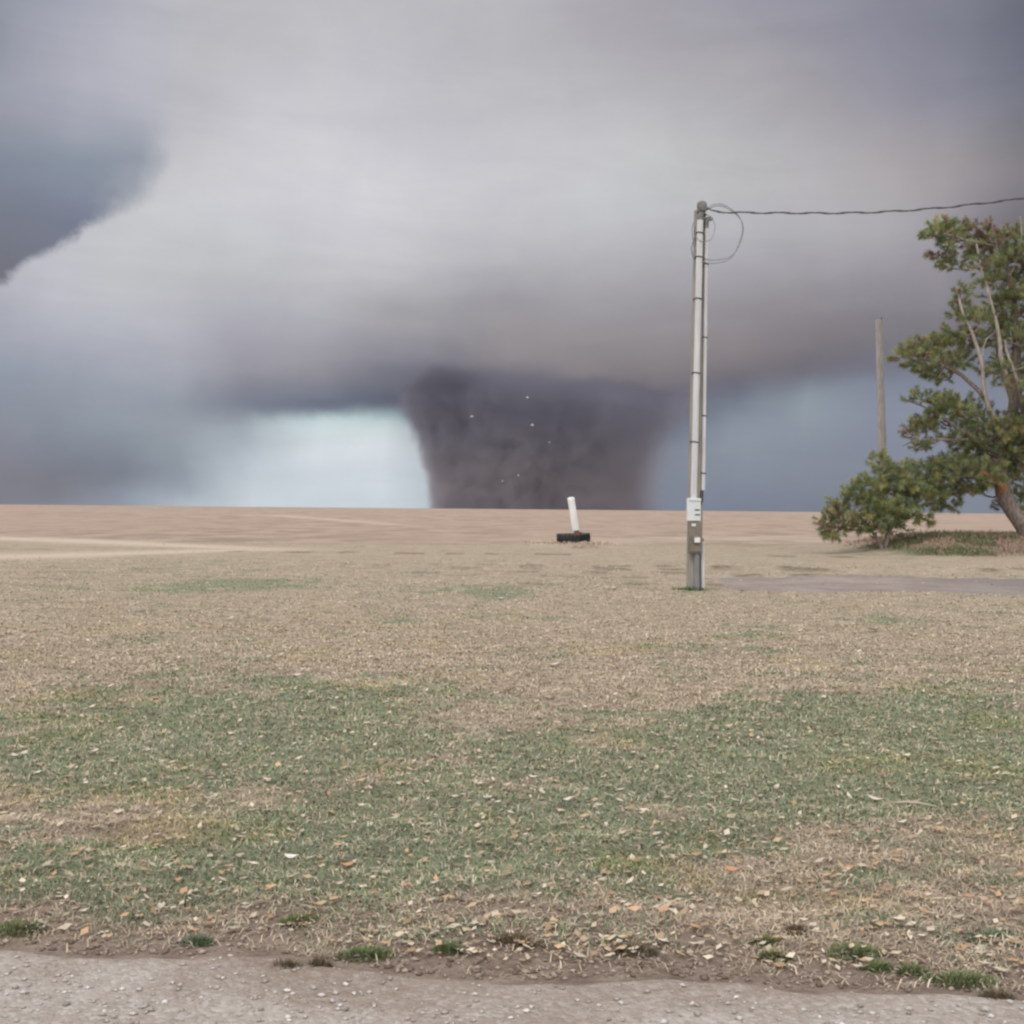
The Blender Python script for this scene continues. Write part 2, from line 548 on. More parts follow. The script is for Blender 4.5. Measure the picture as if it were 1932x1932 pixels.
xs = spacing(-5, 5, 0.05, -4500, 4500, 1.06, 0.6, 45)
ys = spacing(2.6, 9, 0.035, -400, 6000, 1.025, 0.6, 110)
X, Y = np.meshgrid(xs, ys)
Z = terrain(X.ravel(), Y.ravel())
Z = np.where(Y.ravel() < road_edge(X.ravel()) - 0.05, Z - 0.03, Z)
V = np.stack([X.ravel(), Y.ravel(), Z], 1)
nx, ny = len(xs), len(ys)
idx = np.arange(nx * ny).reshape(ny, nx)
F = np.stack([idx[:-1, :-1].ravel(), idx[:-1, 1:].ravel(), idx[1:, 1:].ravel(), idx[1:, :-1].ravel()], 1)
gr_, di_, fl_, ba_ = zones(V[:, 0], V[:, 1])


def polyline_mask(px, py, line, w):
    m = np.zeros_like(px)
    for (x0, y0, w0), (x1, y1, w1) in zip(line[:-1], line[1:]):
        dx = x1 - x0
        t = np.clip((px - x0) / dx, 0, 1)
        cy, ww = y0 + (y1 - y0) * t, w0 + (w1 - w0) * t
        inside = ((px >= min(x0, x1)) & (px < max(x0, x1)))
        m = np.maximum(m, inside * np.exp(-((py - cy) / ww) ** 2))
    return m


PX, PY = photo_xy(V[:, 0], V[:, 1])
front_ = V[:, 1] > 20
tr_ = np.maximum(polyline_mask(PX, PY, [(-400, 1006, 4), (0, 1016, 4.5), (180, 1022, 5), (380, 1031, 4), (520, 1036, 3), (720, 1037, 2)], 0) * (1 - ss(430, 700, PX)),
                 polyline_mask(PX, PY, [(-400, 1056, 7), (0, 1051, 6.5), (150, 1047, 5.5), (300, 1042, 4), (480, 1037, 3), (720, 1036, 2)], 0) * (1 - ss(430, 700, PX)))
tr_ = np.maximum(tr_, 0.55 * ss(420, 540, PX) * (1 - ss(660, 860, PX)) * polyline_mask(PX, PY, [(400, 969, 2.0), (560, 975, 2.2), (680, 984, 2.5), (760, 991, 2.5), (900, 997, 2)], 0))
tr_ = np.maximum(tr_, 0.35 * polyline_mask(PX, PY, [(1000, 1025, 6), (1300, 1016, 5), (1560, 1018, 5)], 0)) * front_


def ruts(x, y):
    r_ = np.zeros(len(x))
    for yc, w, on_ in ((30.3, 0.45, 0), (28.0, 0.35, 0), (32.2, 0.4, 0), (24.2, .25, 0), (40.0, .5, 9), (26.6, .25, 0)):
        yy = y - yc - 0.9 * (fbm(x * 0.35, x * 0 + yc, 3) - 0.5)
        lo = -16 if on_ == 0 else -40
        r_ = np.maximum(r_, np.exp(-(yy / w) ** 2) * ss(0.50, 0.60, fbm(x * 1.5 + yc, x * 0 + 2, 4)) * (.35 + .65 * ss(lo + 10, lo + 22, x)) * ss(lo, lo + 6, x))
    return r_


rut_ = ruts(V[:, 0], V[:, 1])

m_ground, G, B = mat("dry lawn and stubble", 0.95, 0.1)
pos = G.n('ShaderNodeNewGeometry').outputs['Position']
mp = G.n('ShaderNodeMapping')
G.put(mp.inputs[0], pos)
mp.inputs['Scale'].default_value = (0.55, 1.0, 1.0)
pv = mp.outputs[0]
nA, nB, nC = G.noise(pv, 1.3, 6, 0.6), G.noise(pv, 11.0, 6, 0.65), G.noise(pv, 60.0, 5, 0.7)
c = G.mix(G.mapr(nA, .3, .7), (0.385, 0.318, 0.238, 1), (0.475, 0.398, 0.305, 1))
c = G.mix(G.mapr(nB, .35, .7), c, (0.29, 0.235, 0.18, 1))
gmask = G.mapr(G.math('MULTIPLY_ADD', G.math('SUBTRACT', nB, .5), 1.0, G.attr('green')), .15, .8)
gcol = G.mix(G.mapr(nA, .35, .65), (0.225, 0.245, 0.145, 1), (0.19, 0.225, 0.15, 1))
c = G.mix(G.math('MULTIPLY', gmask, 0.75), c, gcol)
dcol = G.mix(G.mapr(nB, .3, .7), (0.20, 0.148, 0.118, 1), (0.33, 0.262, 0.215, 1))
c = G.mix(G.attr('dirt'), c, dcol)
fmap = G.n('ShaderNodeMapping')
G.put(fmap.inputs[0], pos)
fmap.inputs['Scale'].default_value = (0.30, 0.17, 1.0)
fmap.inputs['Rotation'].default_value = (0, 0, R(9))
nF = G.noise(fmap.outputs[0], 1.0, 8, 0.68)
nG = G.noise(pos, 0.03, 4, 0.55)
fcol = G.mix(G.mapr(nF, .40, .60), (0.22, 0.165, 0.13, 1), (0.43, 0.335, 0.268, 1))
fcol = G.mix(G.mapr(nG, .35, .65, .35, .75), fcol, (0.385, 0.295, 0.233, 1))
c = G.mix(G.attr('stubble'), c, fcol)
bcol = G.mix(G.mapr(nB, .3, .7), (0.21, 0.15, 0.11, 1), (0.34, 0.25, 0.19, 1))
c = G.mix(G.math('MULTIPLY', G.attr('bank'), .75), c, bcol)
c = G.mix(G.math('MULTIPLY', G.attr('track'), .9), c, (0.56, 0.46, 0.37, 1))
c = G.mix(G.math('MULTIPLY', G.attr('rut'), G.mapr(nB, .3, .55, 0.4, .9)), c, (0.11, 0.085, 0.06, 1))
c = G.mix(G.mapr(nC, .25, .75), G.mix(1.0, c, (.78, .78, .78, 1), 'MULTIPLY'), G.mix(1.0, c, (1.18, 1.18, 1.18, 1), 'MULTIPLY'))
G.put(B.inputs['Base Color'], c)
bp = G.n('ShaderNodeBump')
bp.inputs['Strength'].default_value = 0.9
bp.inputs['Distance'].default_value = 0.05
G.put(bp.inputs['Height'], G.math('ADD', G.math('MULTIPLY', nB, 1.0), G.math('MULTIPLY', nC, .45)))
G.put(B.inputs['Normal'], bp.outputs[0])
tag(mesh_np("ground", V, F, m_ground, attrs=dict(green=gr_, dirt=di_, stubble=fl_, bank=ba_, track=tr_, rut=rut_)), kind='structure')

# gravel road the photograph is taken from
m_grav, G, B = mat("pale gravel", 0.95, 0.15)
pos = G.n('ShaderNodeNewGeometry').outputs['Position']
vo = G.n('ShaderNodeTexVoronoi')
G.put(vo.inputs['Vector'], pos)
vo.inputs['Scale'].default_value = 55.0
nA, nB = G.noise(pos, 1.6, 5, .6), G.noise(pos, 24.0, 6, .7)
c = G.mix(G.mapr(nA, .35, .65), (0.35, 0.30, 0.262, 1), (0.43, 0.385, 0.348, 1))
c = G.mix(G.mapr(nB, .4, .75), c, (0.30, 0.25, 0.215, 1))
vs_ = G.n('ShaderNodeSeparateColor')
G.put(vs_.inputs[0], vo.outputs['Color'])
c = G.mix(G.mapr(vs_.outputs[0], .55, .95, 0, .6), c, (0.52, 0.49, 0.46, 1))
c = G.mix(G.math('MULTIPLY', G.attr('soil'), G.mapr(nB, .3, .6, .35, 1.0)), c, (0.265, 0.205, 0.165, 1))
G.put(B.inputs['Base Color'], c)
bp = G.n('ShaderNodeBump')
bp.inputs['Strength'].default_value = 0.8
bp.inputs['Distance'].default_value = 0.02
G.put(bp.inputs['Height'], G.math('SUBTRACT', nB, G.math('MULTIPLY', vo.outputs['Distance'], .6)))
G.put(B.inputs['Normal'], bp.outputs[0])
rx = spacing(-5, 5, 0.05, -400, 400, 1.08)
rt = np.concatenate([np.linspace(0, 1, 40) * 0.35, 0.35 + (np.linspace(0, 1, 30)[1:] ** 1.5) * 7.5])
RX, RT = np.meshgrid(rx, rt)
ey = road_edge(RX.ravel())
ry = ey + 0.05 - RT.ravel()
rz = 0.012 + 0.022 * (fbm(RX.ravel() * 3, ry * 5, 4) - 0.5) - 0.045 * (1 - ss(0, 0.10, RT.ravel())) + 0.02 * np.sin(np.clip((RT.ravel() - 0.2) / 1.6, 0, 4) * math.pi * .9)
idx = np.arange(RX.size).reshape(RX.shape)
F = np.stack([idx[:-1, :-1].ravel(), idx[1:, :-1].ravel(), idx[1:, 1:].ravel(), idx[:-1, 1:].ravel()], 1)
tag(mesh_np("gravel_road", np.stack([RX.ravel(), ry, rz], 1), F, m_grav, attrs=dict(soil=1 - ss(.0, .55, RT.ravel() + .9 * (fbm(RX.ravel() * 1.3, ry * 3.0, 4) - .45)))), kind='structure')


def road_z(x, y):
    e = road_edge(x)
    t = e + 0.05 - y
    return 0.012 + 0.022 * (fbm(x * 3, y * 5, 4) - 0.5) - 0.045 * (1 - ss(0, 0.10, t)) + 0.02 * np.sin(np.clip((t - 0.2) / 1.6, 0, 4) * math.pi * .9)


# worn driveway by the meter pole
m_drv, G, B = mat("worn grey driveway", 0.95, 0.15)
pos = G.n('ShaderNodeNewGeometry').outputs['Position']
nA, nB = G.noise(pos, .7, 6, .65), G.noise(pos, 9.0, 6, .7)
sx = G.n('ShaderNodeSeparateXYZ')
G.put(sx.inputs[0], pos)
c = G.mix(G.mapr(nA, .35, .65), (0.235, 0.195, 0.175, 1), (0.31, 0.265, 0.24, 1))
c = G.mix(G.mapr(sx.outputs[0], 8.5, 13.5, 0, .75), c, (0.155, 0.14, 0.14, 1))
c = G.mix(G.mapr(nB, .45, .75, 0, .7), c, (0.17, 0.13, 0.11, 1))
G.put(B.inputs['Base Color'], c)
dx, dy = np.arange(3.0, 60, 0.2), np.arange(20.8, 30.2, 0.15)
DX, DY = np.meshgrid(dx, dy)
dm = drive_mask(DX.ravel(), DY.ravel())
dz = terrain(DX.ravel(), DY.ravel()) - 0.03 + 0.055 * ss(0.2, 0.62, dm)
idx = np.arange(DX.size).reshape(DX.shape)
F = np.stack([idx[:-1, :-1].ravel(), idx[:-1, 1:].ravel(), idx[1:, 1:].ravel(), idx[1:, :-1].ravel()], 1)
keep = (dm > 0.12)[F].all(1)
tag(mesh_np("driveway", np.stack([DX.ravel(), DY.ravel(), dz], 1), F[keep], m_drv), kind='structure')


# ------------------------------------------------------------------ grass, litter, stones (nobody could count these)
def blade_mat(name, rough=0.8):
    m, G, B = mat(name, rough, 0.15)
    nd = G.n('ShaderNodeAttribute')
    nd.attribute_name = 'tint'
    G.put(B.inputs['Base Color'], nd.outputs['Color'])
    return m


m_blade = blade_mat("grass blades")
m_leaf = blade_mat("dry leaves", .7)
m_stone = blade_mat("small stones", .8)
m_needle = blade_mat("pine needles", .6)
G = NG(m_needle.node_tree)
_tl = G.n('ShaderNodeBsdfTranslucent')
_at = G.n('ShaderNodeAttribute')
_at.attribute_name = 'tint'
G.put(_tl.inputs[0], _at.outputs['Color'])
_mx = G.n('ShaderNodeMixShader')
_mx.inputs[0].default_value = 0.42
_pb = m_needle.node_tree.nodes['Principled BSDF']
m_needle.node_tree.links.new(_pb.outputs[0], _mx.inputs[1])
m_needle.node_tree.links.new(_tl.outputs[0], _mx.inputs[2])
m_needle.node_tree.links.new(_mx.outputs[0], m_needle.node_tree.nodes['Material Output'].inputs['Surface'])


def blades(base, length, width, lean, azim, tint, bend=0.35):
    """two-segment tapered blades: 5 points, 3 faces as triangles"""
    n = len(base)
    d = np.stack([np.cos(azim), np.sin(azim), np.zeros(n)], 1)
    side = np.stack([-np.sin(azim), np.cos(azim), np.zeros(n)], 1)
    up = np.array([0, 0, 1.0])
    l1 = lean * (1 - bend)
    l2 = np.minimum(lean * (1 + bend), 1.62)
    m = base + (d * np.sin(l1)[:, None] + up * np.cos(l1)[:, None]) * (length * .5)[:, None]
    t = m + (d * np.sin(l2)[:, None] + up * np.cos(l2)[:, None]) * (length * .5)[:, None]
    w = (width / 2)[:, None]
    V = np.stack([base - side * w, base + side * w, m - side * w * .8, m + side * w * .8, t], 1).reshape(-1, 3)
    o = (np.arange(n) * 5)[:, None]
    F = np.concatenate([o + np.array([[0, 1, 3]]), o + np.array([[0, 3, 2]]), o + np.array([[2, 3, 4]])], 0)
    C = np.repeat(np.concatenate([tint, np.ones((n, 1))], 1), 5, 0)
    return V, F, C


STRAW = np.array([[.50, .41, .31], [.45, .365, .27], [.38, .31, .235], [.56, .47, .37], [.42, .335, .235], [.31, .245, .185], [.47, .385, .29]])
GREENS = np.array([[.195, .24, .135], [.155, .215, .12], [.24, .265, .145], [.185, .235, .155], [.135, .19, .10], [.27, .275, .18]])

N = 390000
d = 3.55 * (34.0 / 3.55) ** (rng.random(N) ** 1.18)
x = (rng.random(N) * 2 - 1) * (d * 0.60 + .6)
# a strip on either side too, so the lawn goes on beyond the frame
y = d
gr, di, fl, ba = zones(x, y)
ok = (rng.random(N) < np.clip(1.0 - 0.94 * di + 1.1 * gr * di, 0.02, 1) * (1 - .85 * ruts(x, y)) * (1 - .82 * ss(13, 31, y))) & (y > road_edge(x) + 0.03) & (drive_mask(x, y) < .3)
x, y, gr, di = x[ok], y[ok], gr[ok], di[ok]
n = len(x)
isg = rng.random(n) < np.clip(gr * 1.15 - 0.05, 0, .70)
tint = np.where(isg[:, None], GREENS[rng.integers(0, len(GREENS), n)], STRAW[rng.integers(0, len(STRAW), n)])
tint = tint * (0.82 + 0.36 * rng.random((n, 1)))
tint = tint * (.62 + .84 * fbm(x * 4.0, y * 9.0, 3) + .12 * (fbm(x * .8, y * .8 + 50, 2) - .5))[:, None]
yel = ss(.56, .72, fbm(x * 1.3 + 70, y * 1.3, 3))[:, None]
tint = tint * (1 - yel * np.array([0.0, .02, .22]))
pale = rng.random(n) < 0.03
tint[pale] = np.array([.55, .48, .38]) * (0.85 + .3 * rng.random((pale.sum(), 1)))
length = np.where(isg, .022 + .035 * rng.random(n), .025 + .04 * rng.random(n)) * (1 + 0.03 * y) * (1 - .4 * ss(8, 20, y))
width = np.maximum(.003 + .003 * rng.random(n), y * (.0007 + .0005 * rng.random(n)))
lean = np.where(isg, .75 + .7 * rng.random(n), 1.1 + .45 * rng.random(n)) + .25 * ss(8, 18, y)
base = np.stack([x, y, terrain(x, y) - .004], 1)
Vb, Fb, Cb = blades(base, length, width, lean, rng.random(n) * 6.283, tint)
tag(mesh_np("lawn_grass", Vb, Fb, m_blade, smooth=False, col=Cb), kind='stuff')

# taller dry grass on the bank, along the field edge and round the tyre
TY = ground(1084, 1026)


def tall_patch(n, xf, yf, keepf, hmin, hmax, pal, wmul=1.0):
    x = xf(n)
    y = yf(n)
    k = keepf(x, y)
    x, y = x[k], y[k]
    n = len(x)
    tint = pal[rng.integers(0, len(pal), n)] * (0.8 + .4 * rng.random((n, 1)))
    h = hmin + (hmax - hmin) * rng.random(n) ** 1.6
    w = np.maximum(.006, y * .00045 * (0.6 + .8 * rng.random(n))) * wmul
    return blades(np.stack([x, y, terrain(x, y) - .01], 1), h, w, .35 + 1.0 * rng.random(n), rng.random(n) * 6.283, tint)


U = lambda a, b: (lambda n: a + (b - a) * rng.random(n))
RED = np.array([[.30, .205, .155], [.36, .25, .19], [.26, .19, .14], [.40, .30, .23], [.24, .20, .135], [.33, .235, .175]])
OLIVE = np.array([[.17, .20, .095], [.14, .185, .085], [.20, .20, .11], [.13, .16, .075]])
parts = [
    tall_patch(46000, U(12.5, 34), U(38.5, 52), lambda x, y: rng.random(len(x)) < np.clip(zones(x, y)[3] * 1.2, 0, 1), .10, .32, RED),
    tall_patch(30000, U(13.2, 24), U(38.8, 44.5), lambda x, y: (rng.random(len(x)) < np.clip(zones(x, y)[3] * 2.0, 0, 1)) & (fbm(x * .5, y * .5 + 4, 3) > .36 + .03 * (x - 16)), .10, .30, OLIVE),
]
Vs, Fs, Cs, o = [], [], [], 0
for v, f, c in parts:
    Vs.append(v); Fs.append(f + o); Cs.append(c); o += len(v)
tag(mesh_np("bank_grass", np.concatenate(Vs), np.concatenate(Fs), m_blade, smooth=False, col=np.concatenate(Cs)), kind='stuff')

parts = [
    tall_patch(14000, U(-34, 22), U(34, 52), lambda x, y: (fbm(x * .35, y * .6, 3) > .5) & (x / y < .36), 0.02, .07, STRAW * np.array([.95, 1.0, .92])),
    tall_patch(2500, lambda n: TY.x + rng.normal(0, .85, n), lambda n: TY.y + .2 + rng.normal(0, .7, n), lambda x, y: np.hypot(x - TY.x, (y - TY.y - .75)) > .95, .05, .24, STRAW * np.array([1.1, 1.05, 1.05])),
]
Vs, Fs, Cs, o = [], [], [], 0
for v, f, c in parts:
    Vs.append(v); Fs.append(f + o); Cs.append(c); o += len(v)
tag(mesh_np("rough_grass", np.concatenate(Vs), np.concatenate(Fs), m_blade, smooth=False, col=np.concatenate(Cs)), kind='stuff')


def pebbles(x, y, z, size, tint):
    n = len(x)
    octa = np.array([[1, 0, 0], [0, 1, 0], [-1, 0, 0], [0, -1, 0], [0, 0, 1], [0, 0, -.6], [.62, .62, .45], [-.62, .62, .4], [-.62, -.62, .5], [.62, -.62, .42]])
    f = np.array([[0, 6, 4], [6, 1, 4], [1, 7, 4], [7, 2, 4], [2, 8, 4], [8, 3, 4], [3, 9, 4], [9, 0, 4], [0, 5, 6], [6, 5, 1], [1, 5, 7], [7, 5, 2], [2, 5, 8], [8, 5, 3], [3, 5, 9], [9, 5, 0]])
    k = len(octa)
    s = size[:, None, None] * (np.array([1, .8, .55]) * (.7 + .6 * rng.random((n, 1, 3))))
    v = octa[None] * (.8 + .4 * rng.random((n, k, 1))) * s
    a = rng.random(n) * 6.283
    ca, sa = np.cos(a)[:, None], np.sin(a)[:, None]
    vx, vy = v[:, :, 0] * ca - v[:, :, 1] * sa, v[:, :, 0] * sa + v[:, :, 1] * ca
    V = np.stack([vx + x[:, None], vy + y[:, None], v[:, :, 2] + z[:, None]], 2).reshape(-1, 3)
    F = (np.arange(n) * k)[:, None, None] + f[None]
    return V, F.reshape(-1, 3), np.repeat(np.concatenate([tint, np.ones((n, 1))], 1), k, 0)


def flakes(x, y, z, size, tint, curl=.28):
    """bent four-corner flakes (leaves), 2 triangles with a fold and a raised tip"""
    n = len(x)
    a = rng.random(n) * 6.283
    u = np.stack([np.cos(a), np.sin(a), rng.normal(0, .10, n)], 1) * size[:, None]
    w = np.stack([-np.sin(a), np.cos(a), rng.normal(0, .10, n)], 1) * (size * (.35 + .3 * rng.random(n)))[:, None]
    p = np.stack([x, y, z], 1)
    lift = (size * curl * rng.random(n))[:, None] * np.array([0, 0, 1.0])
    V = np.stack([p - u * .5, p - w * .5 + u * .08, p + u * .55 + lift, p + w * .5 + u * .08 + lift * .6], 1).reshape(-1, 3)
    o = (np.arange(n) * 4)[:, None]
    F = np.concatenate([o + np.array([[0, 1, 3]]), o + np.array([[1, 2, 3]])], 0)
    return V, F, np.repeat(np.concatenate([tint, np.ones((n, 1))], 1), 4, 0)


LEAF = np.array([[.52, .43, .33], [.60, .52, .42], [.42, .31, .20], [.34, .22, .13], [.46, .33, .20], [.40, .36, .27], [.27, .20, .14], [.56, .47, .37], [.38, .27, .20], [.5, .42, .3]])
N = 27000
d = 3.9 * (30 / 3.9) ** (rng.random(N) ** 1.25)
x = (rng.random(N) * 2 - 1) * (d * .58 + .6)
ok = (d > road_edge(x) + .15) & (rng.random(N) < .35 + .9 * (fbm(x * .6, d * .6 + 20, 3)))
x, d = x[ok], d[ok]
n = len(x)
tint = LEAF[rng.integers(0, len(LEAF), n)] * (.8 + .4 * rng.random((n, 1)))
warm = (rng.random(n) < .22 * np.exp(-((d - 4.9) / .55) ** 2))
tint[warm] = np.array([.48, .30, .18]) * (.75 + .5 * rng.random((warm.sum(), 1)))
size = (.015 + .036 * rng.random(n) ** 2.5) * (1 + .035 * d)
Vl, Fl, Cl = flakes(x, d, terrain(x, d) + .012 + .012 * rng.random(n), size, tint)
tag(mesh_np("fallen_leaves", Vl, Fl, m_leaf, smooth=False, col=Cl), kind='stuff')


STONE = np.array([[.50, .46, .42], [.42, .38, .345], [.58, .55, .51], [.36, .31, .28], [.46, .42, .40], [.30, .26, .235], [.40, .345, .30]])
N = 9000
x = (rng.random(N) * 2 - 1) * 3.6
y = 2.9 + 1.25 * rng.random(N)
e = road_edge(x)
t = e - y
ok = (t > -.05) & (rng.random(N) < .15 + .85 * ss(0, .35, t) * (.4 + fbm(x * 1.5, y * 2, 3)))
x, y = x[ok], y[ok]
n = len(x)
size = .0035 + .012 * rng.random(n) ** 4
tint = STONE[rng.integers(0, len(STONE), n)] * (.85 + .3 * rng.random((n, 1)))
Vp, Fp, Cp = pebbles(x, y, road_z(x, y) + size * .15, size, tint)
tag(mesh_np("road_gravel", Vp, Fp, m_stone, smooth=True, col=Cp), kind='stuff')

# crumbled soil between road and lawn
N = 9000
x = (rng.random(N) * 2 - 1) * 3.6
y = road_edge(x) + .02 + 1.15 * rng.random(N) ** 1.3
di = zones(x, y)[1]
ok = rng.random(N) < di
x, y = x[ok], y[ok]
n = len(x)
SOIL = np.array([[.25, .19, .155], [.20, .15, .12], [.31, .245, .20], [.16, .115, .09], [.36, .29, .24]])
size = .004 + .014 * rng.random(n) ** 3
Vp, Fp, Cp = pebbles(x, y, terrain(x, y) + size * .1, size, SOIL[rng.integers(0, 5, n)] * (.85 + .3 * rng.random((n, 1))))
tag(mesh_np("soil_crumbs", Vp, Fp, m_stone, smooth=True, col=Cp), kind='stuff')

# ---- green tufts along the road edge: countable, each a thing
TUFTS = [(690, 1806, 48, 'wide low green grass tuft on bare soil at the gravel edge'), (845, 1797, 26, 'rounded green grass tuft between two wider tufts at the gravel edge'),
         (975, 1778, 42, 'long flat green grass tuft on brown soil above the gravel'), (1200, 1800, 34, 'small olive grass tuft standing alone on bare brown soil'),
         (1443, 1786, 22, 'compact dark green grass tuft beside an olive one'), (1612, 1803, 46, 'flat green grass tuft among dry clods below the lawn'),
         (1655, 1832, 24, 'little green grass tuft just below the flat wide one'), (1722, 1838, 28, 'rounded green grass tuft next to the biggest tuft'),
         (1815, 1855, 58, 'biggest bright green grass tuft at the gravel edge'), (372, 1783, 26, 'lone bluish green grass tuft on the soil strip'),
         (560, 1745, 28, 'dark green grass tuft half hidden in dead grass'), (30, 1758, 46, 'broad green grass tuft at the end of the soil strip'),
         (540, 1828, 26, 'dark brown withered tuft on the edge of the gravel'), (603, 1824, 18, 'smaller dark brown withered tuft on the edge of the gravel'),
         (1870, 1775, 40, 'bluish green grass tuft on the slope under the lawn'), (1500, 1762, 18, 'tiny green tuft in brown crumbly soil'),
         (1460, 1812, 26, 'olive yellow tuft below the compact dark green one'), (1880, 1885, 28, 'brown withered tuft beside the pale gravel')]
for px, py, hw, lab in TUFTS:
    p = ground(px, py)
    rx_ = hw * p.y / FOC
    brown = 'brown' in lab
    n = int(90 + 9 * hw)
    ang, rr = rng.random(n) * 6.283, rng.random(n) ** .62 * 1.25
    bx, by = np.cos(ang) * rr * rx_, np.sin(ang) * rr * rx_ * .42
    if brown:
        pal = np.array([[.19, .15, .10], [.23, .18, .125], [.15, .12, .08]])
    elif 'olive' in lab:
        pal = np.array([[.13, .15, .05], [.17, .18, .07], [.12, .13, .06]])
    elif 'bluish' in lab:
        pal = np.array([[.125, .175, .105], [.15, .20, .125], [.18, .205, .14]])
    else:
        pal = np.array([[.12, .18, .065], [.15, .205, .08], [.18, .21, .10], [.10, .15, .06], [.24, .21, .14]])
    bz = terrain(bx + p.x, by + p.y) - gz(p.x, p.y) - .004
    v, f, c = blades(np.stack([bx, by, bz], 1), (.02 + .035 * rng.random(n)) * (1.15 - .5 * rr), .004 + .004 * rng.random(n), .15 + .9 * rng.random(n) * (.4 + .6 * rr), ang + rng.normal(0, .7, n), pal[rng.integers(0, len(pal), n)] * (.85 + .3 * rng.random((n, 1))))
    o = mesh_np("grass_tuft", v, f, m_blade, smooth=False, col=c)
    o.location = (p.x, p.y, gz(p.x, p.y))
    tag(o, lab, 'grass tuft', 'tufts along the gravel edge')

# ---- pale scraps and leaves on the lawn: the ones that can be picked out
LEAVES = [(1045, 1261, 11, 'white', 'flat white leaf alone on the tan grass'), (1470, 1337, 10, 'white', 'white curled leaf on the greenest band of lawn'),
          (1885, 1358, 14, 'white', 'long white leaf on green grass towards the pine side'), (1010, 1473, 13, 'cream', 'cream leaf curled up on mixed lawn below the green band'),
          (1650, 1517, 15, 'cream', 'big cream leaf beside a thin pale twig'), (80, 1365, 9, 'cream', 'round cream leaf on grey green lawn near the picture edge'),
          (1710, 1432, 10, 'cream', 'flat cream leaf in dense green grass'), (1645, 1192, 12, 'cream', 'cream leaf on dead grass below the driveway'),
          (960, 1308, 13, 'tan', 'narrow tan leaf lying level on drying grass'), (1375, 1375, 9, 'tan', 'tan leaf just under the curled white one'),
          (920, 1512, 9, 'white', 'small bright leaf at the top of the lower green patch'), (585, 1735, 10, 'orange', 'orange leaf nestled in the lowest grass'),
          (550, 1625, 14, 'white', 'white leaf with a dark shadow line beneath it'), (1130, 1525, 9, 'cream', 'cream leaf between two brown patches of lawn'),
          (1380, 1650, 14, 'orange', 'orange pink leaf on the brown strip above the soil'), (655, 1640, 13, 'orange', 'orange leaf at the edge of the lower green patch'),
          (560, 1278, 8, 'cream', 'cream round leaf at the top of the far green patch'), (1700, 1560, 13, 'cream', 'cream leaf with raised edge close to the twig'),
          (30, 1435, 14, 'cream', 'long cream leaf on thin grass at the frame edge'), (1515, 1745, 9, 'cream', 'cream leaf on brown soil among crumbs')]
LC = {'white': (.72, .69, .62), 'cream': (.60, .54, .43), 'tan': (.50, .41, .30), 'orange': (.50, .27, .15)}
leaf_m = {}
for k, v in LC.items():
    m, G, B = mat(k + " leaf", .6, .3)
    pos = G.n('ShaderNodeTexCoord').outputs['Object']
    nn = G.noise(pos, 40, 4, .6)
    G.put(B.inputs['Base Color'], G.mix(nn, (*[q * .78 for q in v], 1), (*[min(q * 1.12, .8) for q in v], 1)))
    leaf_m[k] = m
for px, py, hw, kind, lab in LEAVES:
    p = ground(px, py)
    L = hw * p.y / FOC
    mb = MB()
    vs, fs = [], []
    K = 7
    for i in range(K):
        t = i / (K - 1)
        w = L * .55 * math.sin(math.pi * min(max(t, .04), .97)) ** .7
        zz = L * (.28 * (2 * t - 1) ** 2 + .12)
        for s in (-1, 0, 1):
            vs.append(Vector((L * (2 * t - 1), s * w, zz + abs(s) * L * .22)))
    for i in range(K - 1):
        for s in range(2):
            a = i * 3 + s
            fs.append((a, a + 1, a + 4, a + 3))
    mb.add(vs, fs)
    o = mb.build("dry_leaf", leaf_m[kind])
    o.location = (p.x, p.y, gz(p.x, p.y) + .012)
    o.rotation_euler = (random.uniform(-.2, .3), random.uniform(-.2, .2), random.uniform(-.6, .6))
    tag(o, lab, 'leaf', 'pale leaves scattered on the lawn')

for px, py, r_, lab in ((1158, 1113, 9, 'pale stone on the rutted ground beside the utility pole'), (1128, 1108, 6, 'smaller grey stone close to the pale stone near the pole'), (945, 1132, 8, 'rounded pale stone at the lower rim of the far green patch')):
    p = ground(px, py)
    k = r_ * p.y / FOC
    v, f, c = pebbles(np.zeros(1), np.zeros(1), np.zeros(1), np.array([k]), np.array([[.46, .43, .38]]))
    o = mesh_np("stone", v, f, m_stone, smooth=True, col=c)
    o.location = (p.x, p.y, gz(p.x, p.y) + .02)
    tag(o, lab, 'stone')

# pale twig on the lawn
p = ground(1725, 1525)
m_twig, G, B = mat("pale twig", .8)
B.inputs['Base Color'].default_value = (.47, .40, .31, 1)
mb = MB()
mb.tube([(-.12, .03, .01), (-.04, .005, .022), (.03, -.01, .02), (.11, -.05, .012)], [.005, .007, .006, .003], 6)
mb.tube([(.0, -.003, .021), (.04, .03, .03), (.06, .05, .028)], [.004, .003, .002], 5)
o = mb.build("fallen_twig", m_twig)
o.location = (p.x, p.y, gz(p.x, p.y) + .01)
tag(o, 'thin pale twig lying in the grass beside a big cream leaf', 'twig')


